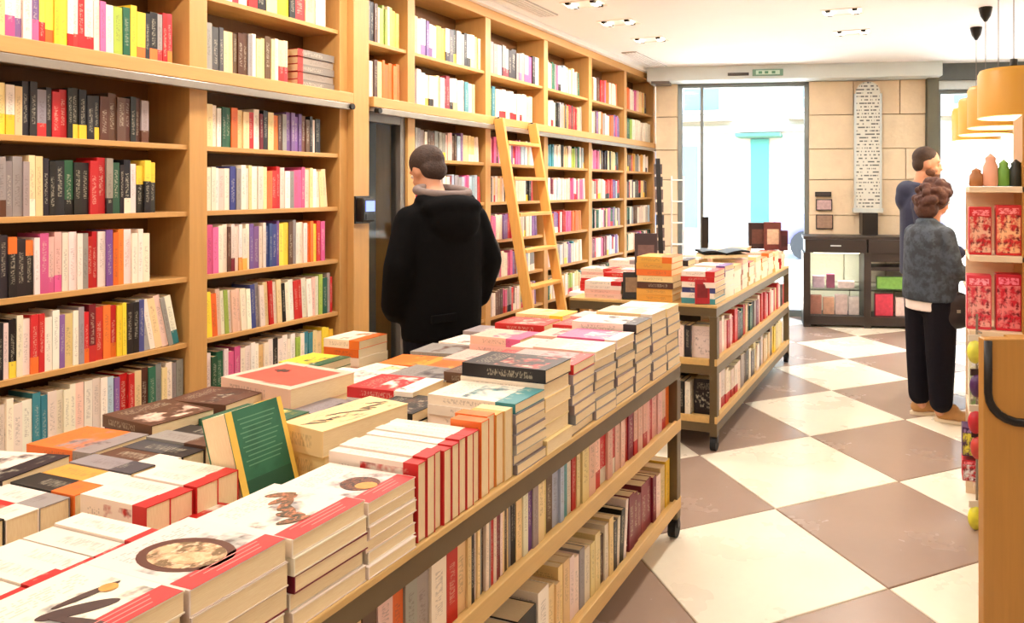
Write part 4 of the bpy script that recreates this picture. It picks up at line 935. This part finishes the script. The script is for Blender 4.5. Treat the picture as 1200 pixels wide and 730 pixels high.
for (x, w, h, c1, c2, lb) in ((.0, .055, .09, (170, 110, 60), (190, 130, 80), 'tiny brown figurine on the top shelf, leftmost'), (.065, .06, .16, (236, 170, 140), (240, 190, 160), 'pink figurine on the top shelf'), (.135, .05, .13, (110, 160, 60), (130, 180, 80), 'green figurine on the top shelf'), (.19, .055, .13, (40, 44, 36), (60, 50, 40), 'black figurine on the top shelf'), (.255, .06, .15, (226, 150, 120), (236, 180, 150), 'peach figurine on the top shelf')):
    unit_item('figurine', lb, 'figurine', x*.92, 1.61, w*1.25, h, .06, c1, c2, 'fig')
# low trolley of bagged goods at the aisle side foot of the unit
for i, (px, py, Z, c, lb) in enumerate(((1143, 600, .05, (226, 216, 60), 'yellow toy packet on the floor left of the counter panel'), (1146, 555, .33, (200, 70, 60), 'salmon packet above the yellow toy packet'), (1143, 520, .45, (190, 40, 50), 'red packet hanging left of the counter panel'), (1145, 465, .62, (80, 40, 90), 'purple packet hanging left of the counter panel'), (1142, 440, .78, (226, 220, 80), 'lime yellow packet hanging left of the counter panel'))):
    p = atz(px, 3.42, Z)
    e = empty('toy_packet', (p.x, p.y, Z if i else .002), TH, label=lb, cat='packet', group='toy packets beside the counter panel')
    MB().ell((0, 0, .055), (.035, .03, .055), nu=12, nv=8).build('bag', mat('packet_%d' % i, c, .4, var=.4, scale=25), e, True)
    bx('header_card', -.03, .03, -.004, .004, .105, .135, mat('packet_card_%d' % (i % 2), [(230, 220, 200), (60, 40, 40)][i % 2], .6), e)
pk = atz(1147, 3.47, 0)
hk = empty('packet_rack', (pk.x, pk.y, 0), TH, label='thin metal rack pole carrying toy packets left of the counter panel', cat='rack')
MB().tube([(0, .02, 0), (0, .02, 1.0)], .006, 8).build('pole', M_steel, hk)
for z in (.17, .44, .59, .76, .92): MB().tube([(0, .02, z), (0, -.03, z-.0)], .004, 6).build('hook', M_steel, hk)

# long goods table beyond, with trestle legs
gt = atz(1122, 5.2, 0)
t3 = empty('goods_table', (.36, 4.45, 0), 0, label='white trestle table with gift books where the two visitors stand', cat='table')
bx('tabletop', -.1, 1.1, 0, 2.3, .86, .89, M_pw, t3, bevel=.003)
for y in (.25, 2.0):
    for (x, a) in ((-.02, -.0), (.95, 0)):
        MB().bar((x, y-.18, 0), (x, y, .86), .03, .03).build('trestle_leg', M_white, t3); MB().bar((x, y+.18, 0), (x, y, .86), .03, .03).build('trestle_leg', M_white, t3)
rnd = random.Random(5)
GI = [(.40, 4.6, .14, .22, (196, 60, 50), (230, 180, 150)), (.52, 4.75, .15, .28, (120, 100, 92), (240, 236, 230)), (.40, 4.95, .12, .2, (222, 120, 90), (240, 220, 200)), (.52, 5.15, .16, .3, (90, 80, 78), (200, 190, 180)), (.42, 5.4, .13, .22, (206, 80, 60), (240, 200, 170)), (.6, 5.6, .15, .24, (200, 44, 44), (240, 170, 150)), (.7, 4.7, .15, .26, (214, 60, 60), (250, 200, 160)), (.75, 5.2, .15, .26, (180, 40, 44), (240, 180, 140)), (.45, 5.95, .14, .22, (60, 54, 50), (140, 120, 100)), (.62, 6.25, .16, .26, (220, 110, 90), (250, 230, 210))]
GN = ['brick red', 'grey brown', 'salmon', 'charcoal', 'rust orange', 'scarlet', 'coral', 'dark red', 'black', 'peach']
for i, (x, y, w, h, c1, c2) in enumerate(GI):
    e = empty('gift_book', (x, y, .891), TH+rnd.uniform(-.3, .3), label='%s gift book standing on the trestle table among the red goods' % GN[i], cat='book', group='gift books on the trestle table')
    bx('cover', 0, w, 0, .04, 0, h, mat('gift_%d' % i, c1, .5, var=.25, scale=20), e, bevel=.002)
    MB().tube([(w/2, -.001, h*.5), (w/2, -.004, h*.5)], w*.3, 18).build('cover_print', mat('gift_print_%d' % i, c2, .5, var=.3, scale=50), e)

# ------------------------------------------------------------------ people
def fuse(b, name, m, parent, voxel=.012, it=4, **kw):
    """voxel-join overlapping volumes into one continuous surface"""
    me = bpy.data.meshes.new('tmp'); me.from_pydata(b.v, [], b.f); o = bpy.data.objects.new('tmp', me); COL.objects.link(o)
    r = o.modifiers.new('r', 'REMESH'); r.mode = 'VOXEL'; r.voxel_size = voxel; r.use_smooth_shade = True
    s = o.modifiers.new('s', 'SMOOTH'); s.iterations = it; s.factor = .5
    dg = bpy.context.evaluated_depsgraph_get(); dg.update()
    nm = bpy.data.meshes.new_from_object(o.evaluated_get(dg)); bpy.data.objects.remove(o)
    nm.name = name; nm.materials.clear(); nm.materials.append(m)
    nm.polygons.foreach_set('use_smooth', [True]*len(nm.polygons))
    q = bpy.data.objects.new(name, nm); COL.objects.link(q); q.parent = parent; return tag(q, **kw)
def limb(b, pts, rs, n=14):
    for i in range(len(pts)-1):
        p, q = Vector(pts[i]), Vector(pts[i+1])
        b.tube([p, p.lerp(q, .5), q], [rs[i], (rs[i]+rs[i+1])/2, rs[i+1]], n)
    for p, r in zip(pts, rs): b.ell(p, r, None, 14, 8)
def loft(b, rings, n=22):
    s0 = len(b.v)
    for (cx, cy, z, rx, ry) in rings:
        for j in range(n):
            t = 2*PI*j/n; b.v.append((cx+rx*math.cos(t), cy+ry*math.sin(t), z))
    for i in range(len(rings)-1):
        for j in range(n): b.f.append((s0+i*n+j, s0+i*n+(j+1) % n, s0+(i+1)*n+(j+1) % n, s0+(i+1)*n+j))
    b.f.append(tuple(s0+j for j in range(n))[::-1]); b.f.append(tuple(s0+(len(rings)-1)*n+j for j in range(n)))
def hand(b, wrist, d, side, s=1.0, curl=.5):
    """palm, four fingers and a thumb; d points along the hand"""
    w = Vector(wrist); d = Vector(d).normalized(); up = Vector((0, 0, 1)) if abs(d.z) < .8 else Vector((0, 1, 0))
    x = d.cross(up).normalized()*side; nrm = x.cross(d).normalized()
    Mr = Matrix((x, d, nrm)).transposed()
    b.ell(w+d*.045*s, (.038*s, .05*s, .016*s), Mr, 12, 8)
    for i, (o, L) in enumerate(((-.028, .066), (-.010, .076), (.009, .071), (.027, .056))):
        p = w+d*.085*s+x*o*s; q = p+(d*math.cos(curl*.5)-nrm*math.sin(curl*.5))*L*.5*s; r = q+(d*math.cos(curl*1.4)-nrm*math.sin(curl*1.4))*L*.5*s
        b.tube([w+d*.05*s+x*o*.8*s, p, q, r], [.009*s, .0088*s, .008*s, .0065*s], 8)
    p = w+d*.02*s-x*.03*s; q = p-x*.025*s+d*.03*s-nrm*.01*s; r = q+d*.03*s-nrm*.012*s
    b.tube([p, q, r], [.012*s, .0105*s, .008*s], 8)
def head(b, c, R, s=1.0):
    """head with face towards local +y under rotation R"""
    def P(x, y, z): return Vector(c)+R @ Vector((x*s, y*s, z*s))
    e = lambda x, y, z, r: b.ell(P(x, y, z), tuple(v*s for v in r), R, 16, 12)
    e(0, -.012, .02, (.076, .095, .098)); e(0, .022, -.045, (.056, .066, .068)); e(0, .05, -.088, (.026, .026, .02))
    e(0, .088, -.018, (.011, .016, .026)); e(0, .097, -.034, (.016, .014, .011)); e(0, .07, .022, (.058, .02, .012))
    e(0, .082, -.062, (.024, .012, .007)); e(0, .080, -.072, (.02, .012, .007))
    for q in (-1, 1): e(q*.075, -.005, -.01, (.009, .018, .03)); e(q*.036, .055, -.04, (.022, .024, .02))
def eyes(par, c, R, s=1.0):
    for q in (-1, 1):
        p = Vector(c)+R @ Vector((q*.03*s, .079*s, .003*s)); MB().ell(p, .0115*s, None, 12, 8).build('eye', mat('eye_white', (230, 224, 216), .3), par, True)
        p2 = Vector(c)+R @ Vector((q*.03*s, .089*s, .003*s)); MB().ell(p2, .005*s, None, 10, 6).build('iris', mat('eye_dark', (40, 28, 22), .3), par, True)
M_skin = mat('skin', (206, 146, 112), .55, var=.06, scale=8)
M_hair1 = mat('short_dark_hair', (58, 40, 30), .8, var=.5, scale=80, bump=.8); M_hair2 = mat('curly_brown_hair', (74, 42, 32), .75, var=.5, scale=60, bump=1)
M_coat = mat('black_coat_cloth', (11, 10, 11), .95, var=.3, scale=25, bump=.3, spec=.12); M_olive = mat('dark_olive_cloth', (66, 54, 42), .85, var=.5, scale=14, bump=.3)
M_gl = mat('grey_hood_lining', (120, 104, 98), .9, var=.2, scale=40, bump=.3)
M_trk = mat('black_trousers', (17, 14, 22), .9, var=.3, scale=20, bump=.3, spec=.2)
M_jean = mat2('grey_blue_denim_jacket', (46, 52, 60), (68, 77, 88), (50, 56, 64), 16, .9); M_navy = mat('navy_hoodie_cloth', (38, 42, 66), .85, var=.3, scale=20, bump=.3)
M_tan = mat('tan_suede', (190, 140, 84), .7); M_sole = mat('pale_sole', (226, 206, 176), .7)
def shoe(par, x, y, ang, m, s=1.0, name='shoe'):
    R = Matrix.Rotation(ang, 4, 'Z'); b = MB(); T = Matrix.Translation((x, y, 0)) @ R
    for (px, py, pz, rx, ry, rz) in ((0, -.02, .06, .042, .07, .05), (0, .07, .045, .046, .09, .034), (0, .0, .085, .04, .05, .04)):
        b.ell((T @ Vector((px, py*s, pz))), (rx*s, ry*s, rz*s), R.to_3x3(), 14, 10)
    o = fuse(b, name, m, par, .01, 2)
    q = MB(); n = 24; pts = []
    for i in range(n):
        t = 2*PI*i/n; pts.append(T @ Vector((.047*s*math.cos(t), .03*s+.125*s*math.sin(t), 0)))
    q.add([(p.x, p.y, .001) for p in pts]+[(p.x, p.y, .024) for p in pts], [tuple(range(n))[::-1], tuple(range(n, 2*n))]+[(i, (i+1) % n, n+(i+1) % n, n+i) for i in range(n)]); q.build('sole', M_sole if m is M_tan else M_rubber, o, bevel=.003)
def facing(dx, dy): return math.atan2(dy, dx)-PI/2

# --- man in the black hooded coat, facing the bookcase
pm = empty('person', (-2.445, 3.27, 0), facing(-.90, .42), label='person in a black hooded coat, back turned, reading by the wall bookcase', cat='person', group='visitors in the shop')
Hh = Euler((-.45, 0, .15)).to_matrix(); hc = (0.0, .17, 1.70)
b = MB(); head(b, hc, Hh, 1.08); limb(b, [(0, .0, 1.46), (0, .07, 1.55), (0, .13, 1.63)], [.075, .062, .06])
loft(b, [(0, 0, .95, .15, .11), (0, 0, 1.2, .16, .11), (0, 0, 1.42, .17, .1), (0, 0, 1.5, .08, .07)])
for s in (-1, 1):
    limb(b, [(s*.17, 0, 1.42), (s*.27, -.02, 1.18), (s*.21, .13, 1.0)], [.05, .042, .035]); hand(b, (s*.19, .16, .98), (-s*.3, .6, -.7), s, 1, .6)
    limb(b, [(s*.09, 0, .93), (s*.095, .01, .5), (s*.10, 0, .09)], [.085, .055, .04])
fuse(b, 'body', M_skin, pm, .011, 2); eyes(pm, hc, Hh, 1.08)
b = MB(); cc = Vector(hc)
b.ell(cc+Hh @ Vector((0, -.022, .042)), (.092, .108, .095), Hh, 18, 12); b.ell(cc+Hh @ Vector((0, -.06, -.02)), (.078, .06, .07), Hh)
fuse(b, 'hair', M_hair1, pm, .01, 2)
b = MB()
loft(b, [(0, .0, .81, .215, .17), (0, 0, .95, .22, .175), (0, .0, 1.15, .215, .175), (0, -.01, 1.33, .225, .17), (0, -.01, 1.45, .20, .15), (0, .0, 1.53, .12, .11)])
for s in (-1, 1): limb(b, [(s*.18, -.01, 1.43), (s*.26, -.04, 1.20), (s*.245, .04, 1.0), (s*.20, .12, .95)], [.085, .076, .068, .06])
b.ell((0, -.11, 1.50), (.17, .11, .075)); b.ell((0, -.15, 1.43), (.14, .08, .11)); b.ell((-.10, -.04, 1.535), (.07, .08, .05)); b.ell((.10, -.04, 1.535), (.07, .08, .05))
coat = fuse(b, 'coat', M_coat, pm, .014, 5)
b = MB(); n = 20
for i in range(n):
    t = 2*PI*i/n; p = Vector((.135*math.cos(t), .01-.12*math.sin(t)-.02, 1.585-.02*math.sin(t))); t2 = 2*PI*(i+1)/n; q = Vector((.135*math.cos(t2), .01-.12*math.sin(t2)-.02, 1.585-.02*math.sin(t2)))
    b.tube([p, q], .026, 8)
fuse(b, 'hood_lining', M_gl, coat, .01, 2)
b = MB(); b.ell((-.0, .165, 1.28), (.17, .05, .2)); b.ell((.255, .05, 1.33), (.075, .085, .14)); b.ell((.30, .02, 1.20), (.068, .075, .14))
fuse(b, 'sleeve_panel', M_olive, coat, .012, 2)
bx('pocket_flap', -.16, -.02, -.193, -.18, .92, .96, M_coat, coat, bevel=.004)
b = MB()
for s in (-1, 1): limb(b, [(s*.10, 0, .9), (s*.105, .01, .5), (s*.105, 0, .12)], [.115, .092, .078])
b.ell((0, 0, .92), (.19, .14, .12)); fuse(b, 'trousers', M_trk, pm, .014, 3)
for s in (-1, 1): shoe(pm, s*.105, .04, -s*.1, M_black)
# open book in his hands
# --- woman at the goods table
fw = atz(1090, 5.07, 0)
pw_ = empty('person', (fw.x, fw.y, 0), facing(.75, .66), label='person with curly brown bob, grey denim jacket and tan shoes at the goods table', cat='person', group='visitors in the shop')
Hh = Euler((-.30, 0, -.15)).to_matrix(); hc = (0, .06, 1.52)
b = MB(); head(b, hc, Hh, .95); limb(b, [(0, -.01, 1.30), (0, .02, 1.38), (0, .04, 1.45)], [.06, .05, .05])
loft(b, [(0, 0, .88, .14, .1), (0, 0, 1.1, .13, .09), (0, 0, 1.27, .14, .09), (0, 0, 1.34, .07, .06)])
limb(b, [(.15, 0, 1.27), (.20, .03, 1.05), (.18, .25, 1.0)], [.042, .036, .028]); hand(b, (.175, .28, 1.0), (-.1, .9, -.15), 1, .92, .7)
limb(b, [(-.15, 0, 1.27), (-.20, .03, 1.05), (-.12, .25, 1.02)], [.042, .036, .028]); hand(b, (-.11, .28, 1.02), (.1, .9, -.15), -1, .92, .7)
for s in (-1, 1): limb(b, [(s*.08, 0, .85), (s*.085, .0, .46), (s*.09, 0, .08)], [.08, .05, .035])
fuse(b, 'body', M_skin, pw_, .009, 1); eyes(pw_, hc, Hh, .95)
b = MB(); rnd = random.Random(3); cc = Vector(hc)
for i in range(90):
    th = rnd.uniform(0, 2*PI); ph = math.acos(rnd.uniform(-.75, 1)); d = Vector((math.sin(ph)*math.cos(th), math.sin(ph)*math.sin(th), math.cos(ph)))
    if d.y > .45 and d.z < .45: continue
    p = cc+Hh @ Vector((d.x*.112, -.03+d.y*.115, .015+d.z*.112-(.03 if d.z < 0 else 0))); b.ell(p, rnd.uniform(.02, .034), None, 10, 6)
b.ell(cc+Hh @ Vector((0, -.03, .02)), (.11, .105, .11), Hh); b.ell(cc+Hh @ Vector((0, -.06, -.08)), (.10, .07, .08), Hh)
fuse(b, 'hair', M_hair2, pw_, .007, 1)
b = MB()
loft(b, [(0, 0, .83, .215, .165), (0, 0, .98, .21, .165), (0, -.005, 1.12, .20, .155), (0, -.01, 1.24, .205, .14), (0, -.01, 1.31, .17, .12), (0, 0, 1.365, .085, .08)])
limb(b, [(.155, -.01, 1.28), (.215, .02, 1.05), (.185, .24, .995)], [.068, .06, .045]); limb(b, [(-.155, -.01, 1.28), (-.215, .02, 1.05), (-.13, .24, 1.01)], [.068, .06, .045])
b.ell((0, -.03, 1.37), (.085, .07, .035))
jk = fuse(b, 'jacket', M_jean, pw_, .012, 4)
MB().tube([(.184, .235, .996), (.182, .262, .998)], .05, 14).build('cuff', M_jean, jk)
loftb = MB(); loft(loftb, [(0, 0, .765, .19, .145), (0, 0, .86, .19, .15)]); fuse(loftb, 'shirt_hem', mat('white_shirt', (236, 224, 216), .8), pw_, .01, 1)
b = MB()
limb(b, [(-.095, 0, .82), (-.10, .0, .46), (-.105, 0, .15)], [.115, .098, .078]); limb(b, [(.095, 0, .82), (.10, .0, .46), (.105, 0, .15)], [.115, .098, .078]); b.ell((0, 0, .80), (.155, .125, .09))
fuse(b, 'trousers', M_trk, pw_, .012, 3)
shoe(pw_, -.105, .04, -.25, M_tan, 1.12); shoe(pw_, .11, .08, -.75, M_tan, 1.15)
bgp = atz(1119, 4.93, 0)
hb = empty('handbag', (bgp.x, bgp.y, .0), TH, label='black leather shoulder bag hanging at the hip of the curly haired person', cat='bag')
b = MB(); b.ell((0, 0, .80), (.125, .065, .11)); b.ell((0, 0, .74), (.13, .07, .09)); fuse(b, 'bag_body', mat('black_leather', (36, 26, 30), .35, bump=.2), hb, .01, 3)
bgl = [(-.10, .0, .84), (-.13, .0, 1.0), (-.15, .02, 1.18), (-.17, .06, 1.325)]
MB().tube(bgl, .008, 8).build('strap', M_black, hb, True); bx('clasp', -.012, .012, -.068, -.06, .77, .79, M_steel, hb)
# --- bearded man in the navy hoodie behind her
fm = atz(1079, 5.62, 0)
pb = empty('person', (fm.x, fm.y, 0), facing(.97, .1), label='person with cropped hair, beard and navy hoodie behind the curly haired visitor', cat='person', group='visitors in the shop')
Hh = Euler((-.08, 0, 0)).to_matrix(); hc = (0, .05, 1.79)
b = MB(); head(b, hc, Hh, 1.05); limb(b, [(0, -.02, 1.54), (0, .0, 1.63), (0, .02, 1.70)], [.07, .06, .06])
loft(b, [(0, 0, 1.0, .15, .1), (0, 0, 1.3, .16, .11), (0, 0, 1.5, .17, .1), (0, 0, 1.58, .08, .07)])
for s in (-1, 1):
    limb(b, [(s*.18, 0, 1.5), (s*.22, .03, 1.22), (s*.16, .26, 1.12)], [.048, .04, .032]); hand(b, (s*.15, .29, 1.12), (-s*.2, .9, -.1), s, 1.02, .7)
    limb(b, [(s*.09, 0, .98), (s*.095, 0, .52), (s*.10, 0, .09)], [.088, .055, .04])
fuse(b, 'body', M_skin, pb, .01, 1); eyes(pb, hc, Hh, 1.05)
b = MB(); cc = Vector(hc); b.ell(cc+Hh @ Vector((0, -.025, .05)), (.086, .096, .085), Hh, 18, 12); b.ell(cc+Hh @ Vector((0, -.055, 0)), (.08, .06, .07), Hh)
fuse(b, 'hair', M_hair1, pb, .009, 2)
b = MB(); b.ell(cc+Hh @ Vector((0, .05, -.088)), (.045, .046, .034), Hh)
for s in (-1, 1): b.ell(cc+Hh @ Vector((s*.055, .02, -.065)), (.02, .04, .03), Hh)
fuse(b, 'beard', mat('beard_brown', (96, 62, 44), .85, var=.4, scale=90, bump=.6), pb, .008, 1)
b = MB()
loft(b, [(0, 0, .94, .2, .155), (0, 0, 1.1, .2, .155), (0, -.005, 1.3, .2, .15), (0, -.01, 1.45, .21, .145), (0, -.01, 1.54, .17, .12), (0, 0, 1.60, .095, .09)])
for s in (-1, 1): limb(b, [(s*.185, -.01, 1.49), (s*.235, .02, 1.22), (s*.17, .25, 1.125)], [.078, .068, .05])
b.ell((0, -.10, 1.58), (.13, .085, .085)); b.ell((0, -.13, 1.52), (.11, .06, .09)); b.ell((0, -.04, 1.62), (.10, .07, .035))
fuse(b, 'hoodie', M_navy, pb, .012, 4)
b = MB()
for s in (-1, 1): limb(b, [(s*.095, 0, .95), (s*.10, 0, .52), (s*.10, 0, .12)], [.11, .085, .072])
b.ell((0, 0, .96), (.17, .13, .1)); fuse(b, 'trousers', M_trk, pb, .014, 3)
for s in (-1, 1): shoe(pb, s*.10, .04, -s*.1, M_black)

dup = [l for l, n in USED.items() if n > 1]
if dup: print('DUPLICATE LABELS', dup[:10], len(dup))
print('OBJECTS', len(bpy.data.objects), 'TRIS', sum(len(o.data.polygons) for o in bpy.data.objects if o.type == 'MESH'))
